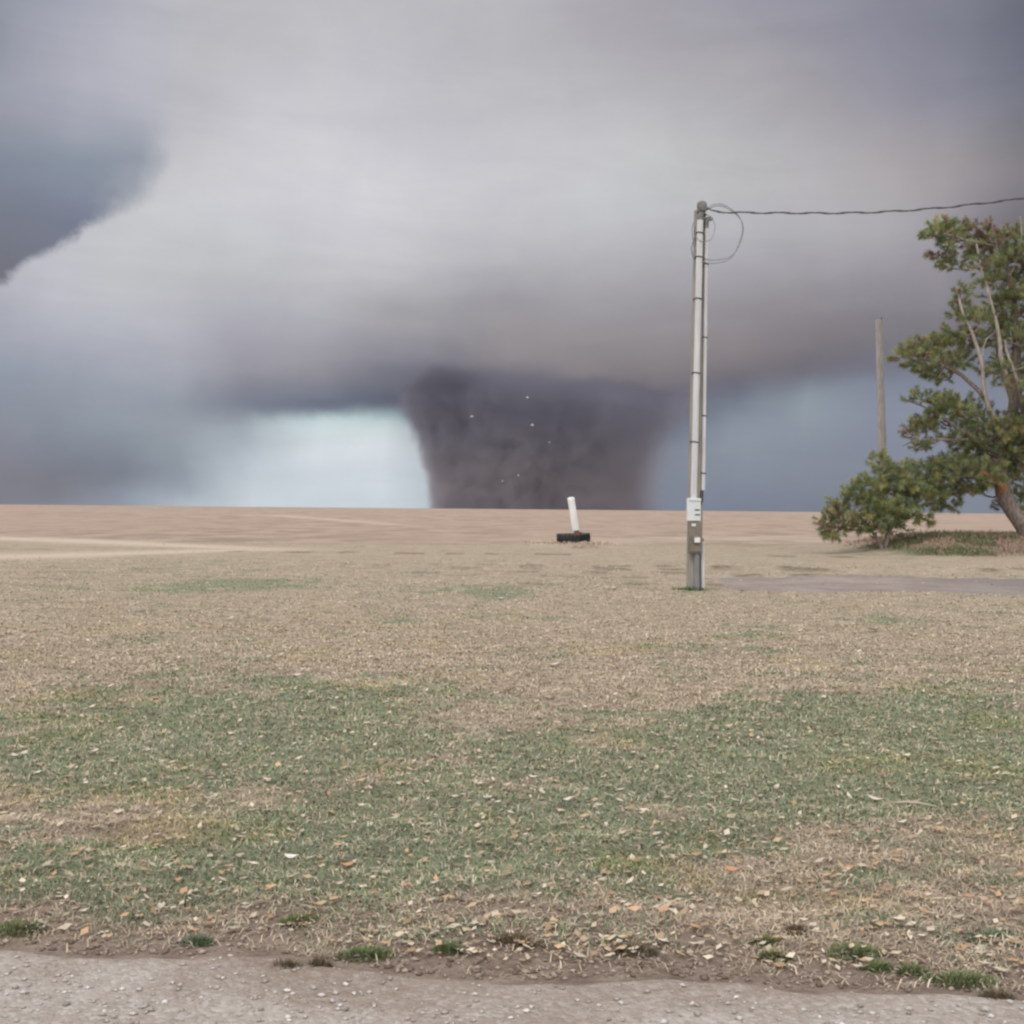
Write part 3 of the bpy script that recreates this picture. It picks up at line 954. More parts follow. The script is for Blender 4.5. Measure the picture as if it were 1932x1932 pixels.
# ------------------------------------------------------------------ meter pole
def noise_mat(name, c0, c1, scale=(1, 1, 1), nscale=6.0, rough=.8, spec=.25, bump=0.0):
    m, G, B = mat(name, rough, spec)
    pos = G.n('ShaderNodeTexCoord').outputs['Object']
    mp = G.n('ShaderNodeMapping')
    G.put(mp.inputs[0], pos)
    mp.inputs['Scale'].default_value = scale
    nn = G.noise(mp.outputs[0], nscale, 6, .65)
    G.put(B.inputs['Base Color'], G.mix(G.mapr(nn, .3, .7), (*c0, 1), (*c1, 1)))
    if bump:
        b = G.n('ShaderNodeBump')
        b.inputs['Strength'].default_value = bump
        b.inputs['Distance'].default_value = .01
        G.put(b.inputs['Height'], nn)
        G.put(B.inputs['Normal'], b.outputs[0])
    return m


m_wood = noise_mat("weathered grey pole wood", (.20, .185, .165), (.34, .315, .285), (14, 14, .6), 3.0, .9, .15, .5)
m_wood2 = noise_mat("weathered tan pole wood", (.21, .195, .18), (.38, .36, .34), (12, 12, .5), 3.0, .9, .15, .5)
m_pvc = noise_mat("grey white conduit", (.44, .44, .455), (.62, .62, .635), (8, 8, .6), 1.6, .5, .35)
m_box = noise_mat("galvanised box", (.55, .58, .60), (.66, .685, .70), (1, 1, 1), 3.0, .45, .4)
m_brown = noise_mat("brown grey meter box", (.15, .13, .105), (.21, .185, .15), (1, 1, 1), 5.0, .6, .3)
m_dark = noise_mat("dark strap", (.035, .035, .04), (.07, .07, .075), (1, 1, 1), 8.0, .6, .3)
m_wire = noise_mat("grey cable", (.17, .17, .175), (.25, .25, .255), (1, 1, 1), 8.0, .6, .3)
m_strand = noise_mat("dark cable", (.07, .068, .07), (.11, .105, .11), (1, 1, 1), 8.0, .6, .3)
m_cap = noise_mat("weathered grey cap", (.12, .12, .115), (.22, .22, .21), (1, 1, 1), 14.0, .7, .3)
m_label = noise_mat("white plate", (.68, .64, .63), (.78, .74, .73), (1, 1, 1), 6.0, .5, .3)

PB = ground(1309, 1113)
K = PB.y / FOC                                   # metres per photo unit at the pole
base_z = gz(PB.x, PB.y)
pole = empty("utility_pole", (PB.x, PB.y, base_z), 'grey wooden utility pole with white conduits and meter boxes by the driveway', 'utility pole')


def pl(px, py, dy=0.0):
    """point at the pole's distance, in the pole's own coordinates"""
    q = at(px, py, PB.y + dy)
    return Vector((q.x - PB.x, dy, q.z - base_z))


T = pl(1320, 392)
mb = MB()
ax = [pl(1309, 1113) + Vector((0, 0, -.5))] + [pl(1309 + 11.5 * t, 1113 - 715 * t) for t in np.linspace(0, 1, 14)]
mb.tube(ax, [.168] + list(np.linspace(.165, .118, 14)), 20)
mb.build("shaft", m_wood, pole)


def conduit(x0, y0, x1, y1, dx, dy, r, name):
    mb = MB()
    a, b = pl(x0, y0), pl(x1, y1)
    pts = [a + (b - a) * t + Vector((dx, dy, 0)) for t in np.linspace(0, 1, 12)]
    mb.tube(pts, r, 16)
    return mb.build(name, m_pvc, pole), pts


_, c1 = conduit(1306, 942, 1318, 420, 0, -.185, .064, "conduit")
_, c2 = conduit(1325, 925, 1331, 432, 0, -.115, .037, "conduit")


def on(pts, py, off=(0, 0, 0)):
    z = pl(1310, py).z
    for a, b in zip(pts[:-1], pts[1:]):
        if min(a.z, b.z) <= z <= max(a.z, b.z):
            t = (z - a.z) / (b.z - a.z)
            return a + (b - a) * t
    return pts[-1]


for py in (444, 489, 567, 706, 835):
    c_ = on(c1, py)
    mb = MB()
    rot = Matrix.Rotation(.14, 3, 'Y')
    ring = [c_ + rot @ Vector((.069 * math.cos(a), .069 * math.sin(a), 0)) for a in np.linspace(math.pi * .96, math.pi * 2.04, 14)]
    ring = [ring[0] + Vector((-.01, .15, 0))] + ring + [ring[-1] + Vector((.01, .15, 0))]
    mb.tube(ring, .013, 6)
    mb.build("strap", m_dark, pole)
for py in (500, 638, 785, 893):
    c_ = on(c2, py)
    mb = MB()
    rot = Matrix.Rotation(.12, 3, 'Y')
    ring = [c_ + rot @ Vector((.041 * math.cos(a), .041 * math.sin(a), 0)) for a in np.linspace(math.pi * .96, math.pi * 2.04, 12)]
    ring = [ring[0] + Vector((-.01, .08, 0))] + ring + [ring[-1] + Vector((.02, .06, 0))]
    mb.tube(ring, .012, 6)
    mb.build("strap", m_dark, pole)

# weather heads and pole cap
mb = MB()
mb.lathe([(.05, -.13), (.085, -.11), (.105, -.03), (.105, .03), (.08, .075), (.04, .10), (.001, .108)], 20, c1[-1] + Vector((.035, 0, .29)))
mb.tube([c1[-1], c1[-1] + Vector((.01, 0, .12)), c1[-1] + Vector((.035, 0, .22))], .06, 12)
mb.build("weatherhead", m_cap, pole)
mb = MB()
e2 = c2[-1]
mb.tube([e2 + Vector((0, 0, -.01)), e2 + Vector((.0, 0, .10)), e2 + Vector((.02, -.01, .17)), e2 + Vector((.07, -.02, .19)), e2 + Vector((.10, -.03, .15))], [.047, .048, .05, .045, .04], 12)
mb.build("weatherhead", m_cap, pole)
for px, py in ((1334, 428), (1333, 503)):
    mb = MB()
    q = pl(px - 6, py, -.10)
    mb.tube([q, q + Vector((.05, -.01, -.004)), q + Vector((.09, -.015, -.02))], [.016, .02, .018], 8)
    mb.build("bracket", m_dark, pole)
mb = MB()
mb.box(pl(1321, 408) + Vector((0, -.19, 0)), (.20, .04, .05), .008, Matrix.Rotation(.3, 3, 'Y'))
mb.build("clamp", m_dark, pole)

# drip loops of spare cable
for k, (rx_, rz_, cx, cy, dy, a0, a1) in enumerate(((48, 56, 1352, 441, -.2, -205, 140), (45, 53, 1355, 440, -.12, -200, 128), (19, 27, 1329, 430, -.22, -150, 120))):
    pts = []
    for a in np.linspace(R(a0), R(a1), 40):
        wv = 1 + .05 * math.sin(2.3 * a + k) + .03 * math.sin(5 * a)
        q = pl(cx + wv * rx_ * math.cos(a), cy - wv * rz_ * math.sin(a), dy + .07 * math.sin(a * 1.3))
        pts.append(q)
    mb = MB()
    mb.tube(pts, .0085 if k < 2 else .007, 6)
    mb.build("drip_loop", m_wire, pole)
mb = MB()
mb.tube([pl(1318, 425, -.13), pl(1311, 445, -.15), pl(1304, 470, -.16), pl(1309, 490, -.16), pl(1320, 500, -.19)], .012, 6)
mb.build("drip_loop", m_wire, pole)

# boxes
q0, q1 = pl(1293, 940), pl(1317, 983)
bc = (q0 + q1) / 2
mb = MB()
mb.box((bc.x, -.235, bc.z), (q1.x - q0.x, .16, q0.z - q1.z), .012)
sb = mb.build("service_box", m_box, pole, smooth=False)
mb = MB()
mb.box((bc.x + .01, -.325, q0.z - .03), (.25, .02, .05), .004)
mb.build("lid", m_box, sb, smooth=False)
for py in (962, 971):
    mb = MB()
    a = pl(1311, py)
    mb.box((a.x, -.321, a.z), (.10, .012, .025), .003)
    mb.build("slot", m_dark, sb, smooth=False)
q0, q1 = pl(1295, 984), pl(1319, 1044)
bc = (q0 + q1) / 2
mb = MB()
mb.box((bc.x, -.235, bc.z), (q1.x - q0.x, .15, q0.z - q1.z), .012)
meter = mb.build("meter_box", m_brown, pole, smooth=False)
mb = MB()
a = pl(1307, 1030)
mb.box((a.x + .01, -.322, a.z), (.25, .025, .22), .006)
mb.build("cover", m_brown, meter, smooth=False)
mb = MB()
a = pl(1309.5, 1018)
mb.lathe([(.078, 0), (.085, .02), (.085, .05), (.06, .075), (.001, .08)], 20)
mo = mb.build("meter", m_cap, meter)
mo.location = (a.x, -.315, a.z)
mo.rotation_euler = (R(90), 0, 0)
mb = MB()
mb.box((a.x, -.402, a.z), (.115, .012, .10), .01)
mb.build("dial_plate", m_label, meter, smooth=False)
a = pl(1304, 990)
mb = MB()
mb.box((a.x, -.316, a.z), (.085, .010, .055), .003)
mb.build("plate", m_box, meter, smooth=False)
a = pl(1321, 1018)
mb = MB()
mb.box((a.x + .005, -.22, a.z), (.05, .07, .06), .006)
mb.build("hub", m_brown, meter, smooth=False)
mb = MB()
mb.tube([pl(1311, 1044) + Vector((0, -.235, 0)), pl(1311, 1114) + Vector((0, -.235, -.1))], .052, 14)
mb.build("conduit", noise_mat("dark grey conduit", (.17, .17, .175), (.24, .24, .245), (6, 6, 1), 3, .6), pole)
mb = MB()
mb.tube([pl(1322, 1024) + Vector((.01, -.14, 0)), pl(1323, 1114) + Vector((.01, -.14, -.1))], .036, 14)
mb.build("conduit", m_pvc, pole)
mb = MB()
mb.tube([pl(1322, 926) + Vector((0, -.115, 0)), pl(1321, 945) + Vector((0, -.13, 0)), pl(1315, 955) + Vector((0, -.16, 0))], .04, 12)
mb.build("conduit", m_dark, pole)

# green grass at the foot
n = 260
bx, by = rng.triangular(-.5, -.12, .28, n), rng.triangular(-.42, -.2, -.1, n)
pal = np.array([[.10, .15, .055], [.13, .19, .07], [.09, .13, .05]])
v, f, c = blades(np.stack([bx, by, np.zeros(n) - .01], 1), .05 + .08 * rng.random(n), .012 + .012 * rng.random(n), .1 + .8 * rng.random(n), rng.random(n) * 6.283, pal[rng.integers(0, 3, n)] * (.85 + .3 * rng.random((n, 1))))
o = mesh_np("grass_tuft", v, f, m_blade, smooth=False, col=c)
o.location = (PB.x, PB.y, base_z)
tag(o, 'green grass tuft at the foot of the utility pole', 'grass tuft')

# overhead service cable, three strands twisted together
LINE = [(1337, 394, 0), (1345, 398, -.05), (1370, 400.5, -.2), (1430, 401.5, -.4), (1500, 402, -.7), (1580, 402, -1.0), (1660, 400, -1.3), (1740, 395, -1.6), (1810, 388.5, -1.9), (1870, 381.5, -2.2), (1925, 375, -2.4), (2010, 362, -2.8), (2150, 335, -3.4), (2400, 280, -4.2), (2700, 205, -5.2)]
P = [at(a, b, PB.y - .12 + dy) for a, b, dy in LINE]


def resample(P, step):
    out = []
    for i in range(len(P) - 1):
        p0, p1, p2, p3 = P[max(i - 1, 0)], P[i], P[i + 1], P[min(i + 2, len(P) - 1)]
        n = max(2, int((p2 - p1).length / step))
        for k in range(n):
            t = k / n
            out.append(.5 * ((2 * p1) + (p2 - p0) * t + (2 * p0 - 5 * p1 + 4 * p2 - p3) * t * t + (3 * p1 - p0 - 3 * p2 + p3) * t ** 3))
    out.append(P[-1])
    return out


PT = resample(P, .03)
cable = empty("service_cable", PT[0], 'twisted grey overhead cable running from the pole top past the pine', 'cable')
for k in range(3):
    pts, s = [], 0.0
    for i, p_ in enumerate(PT):
        if i:
            s += (p_ - PT[i - 1]).length
        t = (PT[min(i + 1, len(PT) - 1)] - PT[max(i - 1, 0)]).normalized()
        u = t.cross(Vector((0, 0, 1))).normalized()
        w = u.cross(t)
        a = s / .70 * 2 * math.pi + (0, .5, 1.0)[k] * math.pi if k < 2 else s / .70 * 2 * math.pi
        rr = .017 if k < 2 else 0.0
        pts.append(p_ - PT[0] + (u * math.cos(a) + w * math.sin(a)) * rr)
    mb = MB()
    mb.tube(pts, .0085 if k < 2 else .005, 5)
    mb.build("strand", m_strand, cable)
mb = MB()
mb.tube([Vector((-.22, .02, .03)), Vector((-.1, 0, .015)), Vector((.02, 0, 0))], .012, 6)
mb.lathe([(.02, -.03), (.035, -.02), (.035, .02), (.02, .03)], 12, (-.06, 0, .01))
mb.build("anchor", m_dark, cable)

# ------------------------------------------------------------------ bare pole behind the bushy pine
B2 = at(1671, 1022, 52.0)
bz = gz(B2.x, B2.y)
top2 = at(1657.5, 603, 51.6)
bare = empty("bare_pole", (B2.x, B2.y, bz), 'bare weathered wooden pole without wires, leaning slightly behind the pine', 'wooden pole')
a, b = Vector((0, 0, -.4)), top2 - Vector((B2.x, B2.y, bz))
mb = MB()
pts = [a + (b - a) * t for t in np.linspace(0, 1, 16)]
mb.tube(pts, list(np.linspace(.215, .15, 16)), 18)
mb.build("shaft", m_wood2, bare)
mb = MB()
mb.tube([b + Vector((.05, -.1, -.05)), b + Vector((.1, -.12, .02)), b + Vector((.13, -.1, .08))], .025, 6)
mb.build("bolt", m_dark, bare)

# ------------------------------------------------------------------ tyre and white standpipe at the field edge
KT = TY.y / FOC
ctr = Vector((TY.x, TY.y + .80, 0))
tz = gz(ctr.x, ctr.y)
m_rub = noise_mat("black rubber", (.018, .019, .022), (.045, .046, .05), (1, 1, 1), 4.0, .75, .3)
tyre = empty("tractor_tyre", (ctr.x, ctr.y, tz), 'black tractor tyre lying flat at the edge of the stubble field', 'tyre')
Rt = 31 * KT
mb = MB()
prof = []
for a in np.linspace(0, 2 * math.pi, 20, endpoint=False):
    cx_, cz_ = math.cos(a), math.sin(a)
    e = 2 / 3.2
    prof.append((Rt - .24 + .22 * math.copysign(abs(cx_) ** e, cx_), .23 + .225 * math.copysign(abs(cz_) ** e, cz_)))
mb.lathe(prof, 48, closed=True)
ty_body = mb.build("casing", m_rub, tyre)
mb = MB()
for k in range(26):
    a = k / 26 * 2 * math.pi
    for s in (0, 1):
        rot = Matrix.Rotation(a + s * .12, 3, 'Z')
        tilt = Matrix.Rotation((.6 if s else -.6), 3, 'X')
        mb.box(rot @ Vector((Rt - .005, 0, .12 + .22 * s)), (.07, .06, .27), .0, rot @ tilt)
lug = mb.build("tread", m_rub, tyre, smooth=False)
lug['kind'] = 'stuff'
tyre.rotation_euler = (R(2), R(-2.2), 0)

# soil pushed against the tyre
m_soil = noise_mat("loose brown soil", (.20, .15, .115), (.34, .265, .205), (1, 1, 1), 7.0, .95, .1, .8)
hx = np.linspace(-1, 1, 28)
HX, HY = np.meshgrid(hx, hx)
rr = np.sqrt(HX ** 2 + HY ** 2)
hz = .34 * (1 - ss(0, 1, rr)) * (.7 + .6 * fbm(HX * 3 + 9, HY * 3, 3)) - .03
idx = np.arange(HX.size).reshape(HX.shape)
F = np.stack([idx[:-1, :-1].ravel(), idx[:-1, 1:].ravel(), idx[1:, 1:].ravel(), idx[1:, :-1].ravel()], 1)
F = F[(rr.ravel() < 1.02)[F].all(1)]
o = mesh_np("soil_heap", np.stack([HX.ravel() * .85, HY.ravel() * .5, hz.ravel()], 1), F, m_soil)
hp = ground(1103, 1036)
o.location = (hp.x, hp.y + .35, gz(hp.x, hp.y))
tag(o, 'low brown heap of loose soil in front of the black tyre', 'soil heap')

pipe_b = Vector((at(1089, 1016, ctr.y).x, ctr.y, tz))
pipe = empty("standpipe", pipe_b, 'white leaning standpipe on a rusty stem rising out of the black tyre', 'pipe')
m_white = noise_mat("white plastic pipe", (.66, .655, .645), (.76, .755, .75), (1, 1, .4), 3.0, .45, .4)
m_rust = noise_mat("rusty iron", (.16, .075, .045), (.30, .15, .09), (1, 1, 1), 9.0, .85, .2)
L = lambda px, py: at(px, py, ctr.y) - pipe_b
p0, p1 = L(1086.5, 1001), L(1076.8, 938)
ax_ = (p1 - p0).normalized()
mb = MB()
r0 = 6.8 * KT
mb.tube([p0, p0 + ax_ * .3, p0 + (p1 - p0) * .6, p1 - ax_ * .16], [r0 * .98, r0, r0, r0], 20)
ml = mb.build("sleeve", m_white, pipe)
mb = MB()
mb.tube([p1 - ax_ * .165, p1 - ax_ * .06, p1 - ax_ * .02, p1], [r0 * 1.04, r0 * 1.04, r0 * .9, r0 * .5], 20)
mb.build("cap", m_white, pipe)
mb = MB()
mb.tube([Vector((0, 0, -.2)), L(1089.5, 1012), L(1089, 1006), p0 + ax_ * .1], [.10, .10, .12, .13], 12)
mb.build("stem", m_rust, pipe)
mb = MB()
q = L(1090, 1004.5)
mb.tube([q + Vector((-.16, 0, .05)), q + Vector((0, -.05, 0)), q + Vector((.24, -.02, -.03))], [.035, .05, .035], 8)
mb.build("valve_handle", m_rust, pipe)

# ------------------------------------------------------------------ pines
m_bark = noise_mat("grey brown bark", (.12, .095, .08), (.30, .255, .225), (5, 5, 1.2), 3.0, .9, .1, .9)
m_bark2 = noise_mat("pale dead limb", (.24, .20, .17), (.42, .365, .32), (5, 5, 1.2), 3.0, .9, .1, .6)
m_cut = noise_mat("raw orange wood", (.26, .13, .075), (.38, .21, .13), (4, 4, 2), 3.0, .85, .1, .4)
NEED = np.array([[.150, .165, .092], [.12, .15, .088], [.19, .195, .11], [.11, .125, .068], [.165, .19, .125], [.205, .195, .105], [.105, .135, .09]])


def brush(P, D, L, tintbase, nn=64):
    """needle brushes: P twig bases (k,3), D unit directions, L twig lengths"""
    k = len(P)
    t = rng.random((k, nn)) ** .8
    ref = np.where(np.abs(D[:, 2:3]) < .9, np.array([[0, 0, 1.0]]), np.array([[1.0, 0, 0]]))
    u = np.cross(D, ref)
    u /= np.linalg.norm(u, axis=1, keepdims=True)
    w = np.cross(D, u)
    a = rng.random((k, nn)) * 6.283
    rad = u[:, None] * np.cos(a)[..., None] + w[:, None] * np.sin(a)[..., None]
    fw = .35 + .9 * rng.random((k, nn, 1))
    nd = rad + D[:, None] * fw
    nd /= np.linalg.norm(nd, axis=2, keepdims=True)
    nd[..., 2] -= .06
    ln = (.13 + .11 * rng.random((k, nn, 1))) * (L[:, None, None] / .28)
    b = P[:, None] + D[:, None] * (t * L[:, None])[..., None]
    tip = b + nd * ln
    sd = np.cross(nd, rng.normal(size=(k, nn, 3)))
    sd /= np.linalg.norm(sd, axis=2, keepdims=True)
    wd = (.006 + .005 * rng.random((k, nn, 1)))
    V = np.stack([b - sd * wd, b + sd * wd, tip], 2).reshape(-1, 3)
    F = np.arange(k * nn * 3).reshape(-1, 3)
    tn = tintbase[:, None] * (.8 + .4 * rng.random((k, nn, 1)))
    C = np.repeat(np.concatenate([tn.reshape(-1, 3), np.ones((k * nn, 1))], 1), 3, 0)
    return V, F, C


def pine(name, origin, Y, limbs, clumps, label, extra=()):
    root = empty(name, origin, label, 'tree')
    O = Vector(origin)
    nodes = []
    first = True
    for (pts, r0, r1, m, nm) in limbs:
        W = [at(px, py, Y + dy) - O for px, py, dy in pts]
        W = resample(W, .35)
        n = len(W)
        W = [w + Vector((random.uniform(-1, 1), random.uniform(-1, 1), random.uniform(-1, 1))) * .03 for w in W]
        rad = [r0 + (r1 - r0) * (i / (n - 1)) for i in range(n)]
        if nm == 'trunk':
            W[0] = W[0] + Vector((0, 0, -.4))
            rad[0] *= 1.35
        mb = MB()
        mb.tube(W, rad, 10)
        mb.build(nm, m, root)
        nodes += [(w, r_) for w, r_ in zip(W, rad)]
    NP = np.array([tuple(w) for w, _ in nodes])
    Ps, Ds, Ls, Ts = [], [], [], []
    for (px, py, hw, hh, dy, brown) in clumps:
        twigs = MB()
        c = at(px, py, Y + dy) - O
        k_ = (Y + dy) / FOC
        ax3 = np.array([hw * k_, max(hw, hh) * k_ * .9, hh * k_])
        # a branch from the nearest limb to the clump
        dist = np.linalg.norm(NP - np.array(c) - np.array([0, 0, -.25]), axis=1)
        s = Vector(NP[int(np.argmin(dist + .25 * np.maximum(NP[:, 2] - c.z, 0)))])
        mid = (s + c) / 2 + Vector((random.uniform(-.2, .2), random.uniform(-.2, .2), random.uniform(-.3, .05)))
        br = resample([s, mid, c + Vector((0, 0, -.1))], .2)
        twigs.tube(br, list(np.linspace(.05, .018, len(br))), 6)
        cnt = int(11 + 225 * ax3[0] * ax3[2])
        v = rng.normal(size=(cnt, 3))
        v /= np.linalg.norm(v, axis=1, keepdims=True)
        rr = 1.32 * rng.random((cnt, 1)) ** (1 / 1.7)
        p = np.array(c) + v * rr * ax3
        p[:, 2] += .12 * np.sin(p[:, 0] * 5 + px) * .5
        out = v * np.array([1, 1, .55]) + np.array([-.25, 0, .55])
        # boughs sweep away from the stem
        away = p - np.array(s)
        away /= np.maximum(np.linalg.norm(away, axis=1, keepdims=True), .2)
        dr = out * .7 + away * .6 + rng.normal(0, .25, (cnt, 3))
        dr /= np.linalg.norm(dr, axis=1, keepdims=True)
        Ps.append(p); Ds.append(dr)
        Ls.append(.20 + .14 * rng.random(cnt))
        tb = NEED[rng.integers(0, len(NEED), cnt)] * np.array([2.15, 2.12, 1.75]) * (.72 + .4 * rng.random((cnt, 1)))
        br_ = rng.random(cnt) < brown
        tb[br_] = np.array([.27, .20, .14]) * (.75 + .5 * rng.random((br_.sum(), 1)))
        Ts.append(tb)
        for q in rng.integers(0, cnt, max(3, cnt // 6)):
            e = Vector(p[q])
            st = br[random.randrange(len(br) // 2, len(br))]
            mm = (st + e) / 2 + Vector((0, 0, random.uniform(-.1, .05)))
            twigs.tube([st, mm, e], [.014, .011, .006], 4, caps=False)
        twigs.build("bough", m_bark, root)
    P_, D_, L_, T_ = (np.concatenate(a) for a in (Ps, Ds, Ls, Ts))
    v, f, c = brush(P_, D_, L_, T_)
    mesh_np("crown", v, f, m_needle, root, smooth=False, col=c)
    return root


BIG = [
    (1775, 438, 26, 14, 0, .1), (1758, 445, 14, 8, -.4, .1), (1800, 428, 16, 9, .3, .1), (1800, 455, 24, 12, -.2, .2), (1838, 440, 24, 16, .5, .75), (1866, 448, 18, 18, .3, .65),
    (1890, 455, 24, 12, -.5, .35), (1918, 448, 20, 13, 0, .35), (1836, 478, 24, 10, .4, .25), (1858, 500, 26, 13, -.6, .1), (1885, 492, 22, 12, .7, .5), (1918, 488, 26, 16, .2, .6),
    (1798, 502, 18, 7, .1, .15), (1775, 482, 14, 8, .4, .9), (1905, 528, 34, 16, .8, .15), (1868, 535, 22, 9, -.8, .1), (1925, 560, 26, 18, -.3, .1), (1885, 565, 26, 11, .6, .1),
    (1812, 560, 10, 16, .2, .15), (1822, 592, 22, 12, .5, .1), (1850, 600, 26, 12, -1.0, .15), (1905, 600, 34, 20, .4, .1), (1880, 632, 34, 16, .9, .15), (1925, 640, 30, 22, -.6, .1),
    (1800, 632, 24, 13, .0, .1), (1826, 648, 20, 14, .7, .25), (1712, 664, 24, 13, -.3, .1), (1742, 655, 26, 14, .2, .1), (1774, 662, 30, 18, .4, .12), (1730, 684, 24, 10, 0, .3),
    (1770, 690, 30, 11, -.5, .15), (1806, 685, 24, 14, .8, .2), (1752, 708, 15, 6, .0, .05), (1780, 712, 14, 6, .4, .1), (1905, 685, 30, 18, .9, .1), (1875, 700, 20, 12, -.9, .15), (1925, 715, 24, 18, .3, .1),
    (1742, 752, 30, 8, -.2, .05), (1775, 762, 28, 13, .3, .05), (1806, 770, 34, 18, -.5, .08), (1772, 790, 32, 15, .5, .15), (1728, 815, 20, 10, -.1, .35), (1748, 800, 22, 12, .1, .1),
    (1738, 838, 16, 10, .2, .2), (1845, 790, 30, 18, 1.0, .1), (1830, 822, 44, 18, .2, .1), (1880, 815, 40, 24, -.6, .1), (1920, 800, 26, 28, .8, .1), (1860, 850, 48, 18, .6, .1), (1915, 855, 30, 24, -.4, .1),
    (1755, 882, 30, 13, 0, .1), (1790, 880, 34, 16, .5, .12), (1835, 885, 42, 18, -.4, .1), (1885, 882, 34, 20, .7, .15), (1920, 895, 24, 24, .2, .1), (1775, 908, 36, 16, -.3, .1),
    (1820, 912, 38, 15, .6, .12), (1865, 905, 26, 12, -.8, .2), (1730, 905, 28, 14, .2, .1), (1790, 932, 30, 12, .2, .1), (1752, 930, 32, 14, -.4, .1), (1850, 925, 22, 8, .9, .5),
    (1905, 960, 22, 8, .5, .1), (1925, 935, 18, 12, 1.2, .1), (1783, 955, 16, 8, .1, .15)]
right_side = []
rs = random.Random(3)
for k in range(46):                                          # the half of the tree beyond the frame edge
    py = 440 + 500 * rs.random()
    reach = 60 + 150 * ((py - 420) / 520)
    right_side.append((1945 + reach * rs.random() ** .8, py, 24 + 16 * rs.random(), 12 + 9 * rs.random(), rs.uniform(-2, 2), .12))
bx0 = ground(1955, 1046)
YT = 44.0
org = at(1962, 1030, YT)
TRUNK = [((1960, 1034, 0), (1935, 1000, 0), (1908, 962, 0), (1893, 928, 0), (1888, 890, .1), (1896, 840, .2), (1912, 770, .2), (1918, 690, .1), (1915, 600, .2), (1905, 520, .1), (1885, 460, 0), (1872, 436, 0))]
limbs = [
    (TRUNK[0], .34, .06, m_bark, 'trunk'),
    (((1893, 926, -.15), (1884, 908, -.3), (1868, 900, -.45), (1852, 890, -.6)), .21, .12, m_cut, 'limb'),
    (((1894, 850, 0), (1878, 800, -.7), (1858, 745, -.9), (1852, 690, -1.0), (1842, 650, -.9), (1826, 612, -.8), (1814, 586, -.8), (1808, 562, -.7)), .105, .04, m_bark2, 'limb'),
    (((1912, 780, 0), (1900, 720, -.9), (1888, 670, -1.1), (1886, 640, -1.1), (1872, 580, -1.1), (1860, 535, -1.0), (1850, 500, -.7), (1842, 455, -.4)), .105, .035, m_bark2, 'limb'),
    (((1935, 800, .4), (1925, 740, -.9), (1912, 700, -1.1), (1898, 660, -.9), (1896, 640, -.8)), .09, .04, m_bark2, 'limb'),
    (((1852, 672, -.95), (1862, 640, -1.0), (1880, 625, -1.0)), .03, .018, m_bark2, 'limb'),
    (((1910, 470, 0), (1860, 462, -.4), (1820, 452, -.4), (1775, 440, -.2)), .07, .03, m_bark, 'limb'),
    (((1870, 765, -.7), (1830, 720, -.5), (1780, 690, -.2), (1715, 668, -.2)), .10, .035, m_bark, 'limb'),
    (((1890, 860, 0), (1840, 830, -.3), (1790, 795, -.2), (1740, 765, -.1), (1698, 752, 0)), .11, .02, m_bark, 'limb'),
    (((1890, 905, 0), (1830, 900, -.3), (1770, 898, -.2), (1725, 905, .2)), .13, .05, m_bark, 'limb'),
    (((1830, 830, -.3), (1780, 830, -.2), (1730, 832, 0), (1700, 842, .1)), .05, .015, m_bark, 'limb'),
    (((1915, 600, .1), (1960, 560, .4), (2010, 530, .3)), .10, .04, m_bark, 'limb'),
    (((1912, 760, .1), (1990, 720, .5), (2070, 690, .3)), .12, .04, m_bark, 'limb'),
    (((1896, 860, .1), (1990, 840, .6), (2110, 820, .4)), .14, .05, m_bark, 'limb'),
    (((1905, 520, -.2), (1925, 470, -.5), (1926, 420, -.6), (1925, 408, -.6)), .035, .025, m_bark2, 'limb'),
]
pine("pine_tree", (org.x, YT, gz(org.x, YT)), YT, limbs, BIG + right_side, 'tall wind bent pine with pale bare limbs and a leaning trunk')

SMALL = [
    (1664, 868, 13, 12, .2, .05), (1668, 892, 18, 12, 0, .05), (1698, 886, 20, 9, .3, .1), (1700, 905, 26, 12, -.2, .1), (1632, 912, 14, 10, .1, .05), (1655, 920, 28, 14, -.3, .05),
    (1690, 928, 32, 15, .4, .1), (1725, 932, 30, 13, 0, .12), (1612, 935, 20, 12, -.1, .05), (1640, 946, 30, 14, .3, .05), (1680, 955, 34, 14, -.4, .05), (1722, 955, 26, 12, .2, .1),
    (1584, 955, 18, 12, .2, .1), (1598, 975, 28, 13, -.2, .25), (1645, 975, 32, 13, -.4, .05), (1690, 978, 28, 11, .2, .05), (1562, 982, 14, 11, 0, .1), (1580, 996, 20, 9, .2, .35),
    (1622, 998, 22, 8, .1, .3), (1650, 1000, 22, 8, -.2, .1), (1688, 998, 16, 9, 0, .05), (1742, 975, 16, 6, .1, .1), (1570, 1008, 10, 6, .2, .1)]
YS = 43.0
so = at(1668, 1040, YS)
slimbs = [
    (((1668, 1042, 0), (1672, 1020, 0), (1678, 1000, .1), (1685, 970, .1), (1690, 930, .1), (1690, 895, .1)), .11, .03, m_bark, 'trunk'),
    (((1664, 1040, -.1), (1655, 1018, -.1), (1640, 995, -.1), (1620, 975, 0), (1595, 965, 0)), .08, .025, m_bark, 'limb'),
    (((1680, 985, .1), (1660, 945, 0), (1655, 905, 0), (1662, 872, .1)), .05, .02, m_bark, 'limb'),
    (((1682, 975, .1), (1715, 950, .2), (1745, 925, .3)), .06, .025, m_bark, 'limb'),
    (((1640, 998, -.1), (1605, 1000, 0), (1570, 990, 0)), .04, .015, m_bark, 'limb'),
]
pine("young_pine", (so.x, YS, gz(so.x, YS)), YS, slimbs, SMALL, 'low bushy pine spreading at the end of the grassy bank')

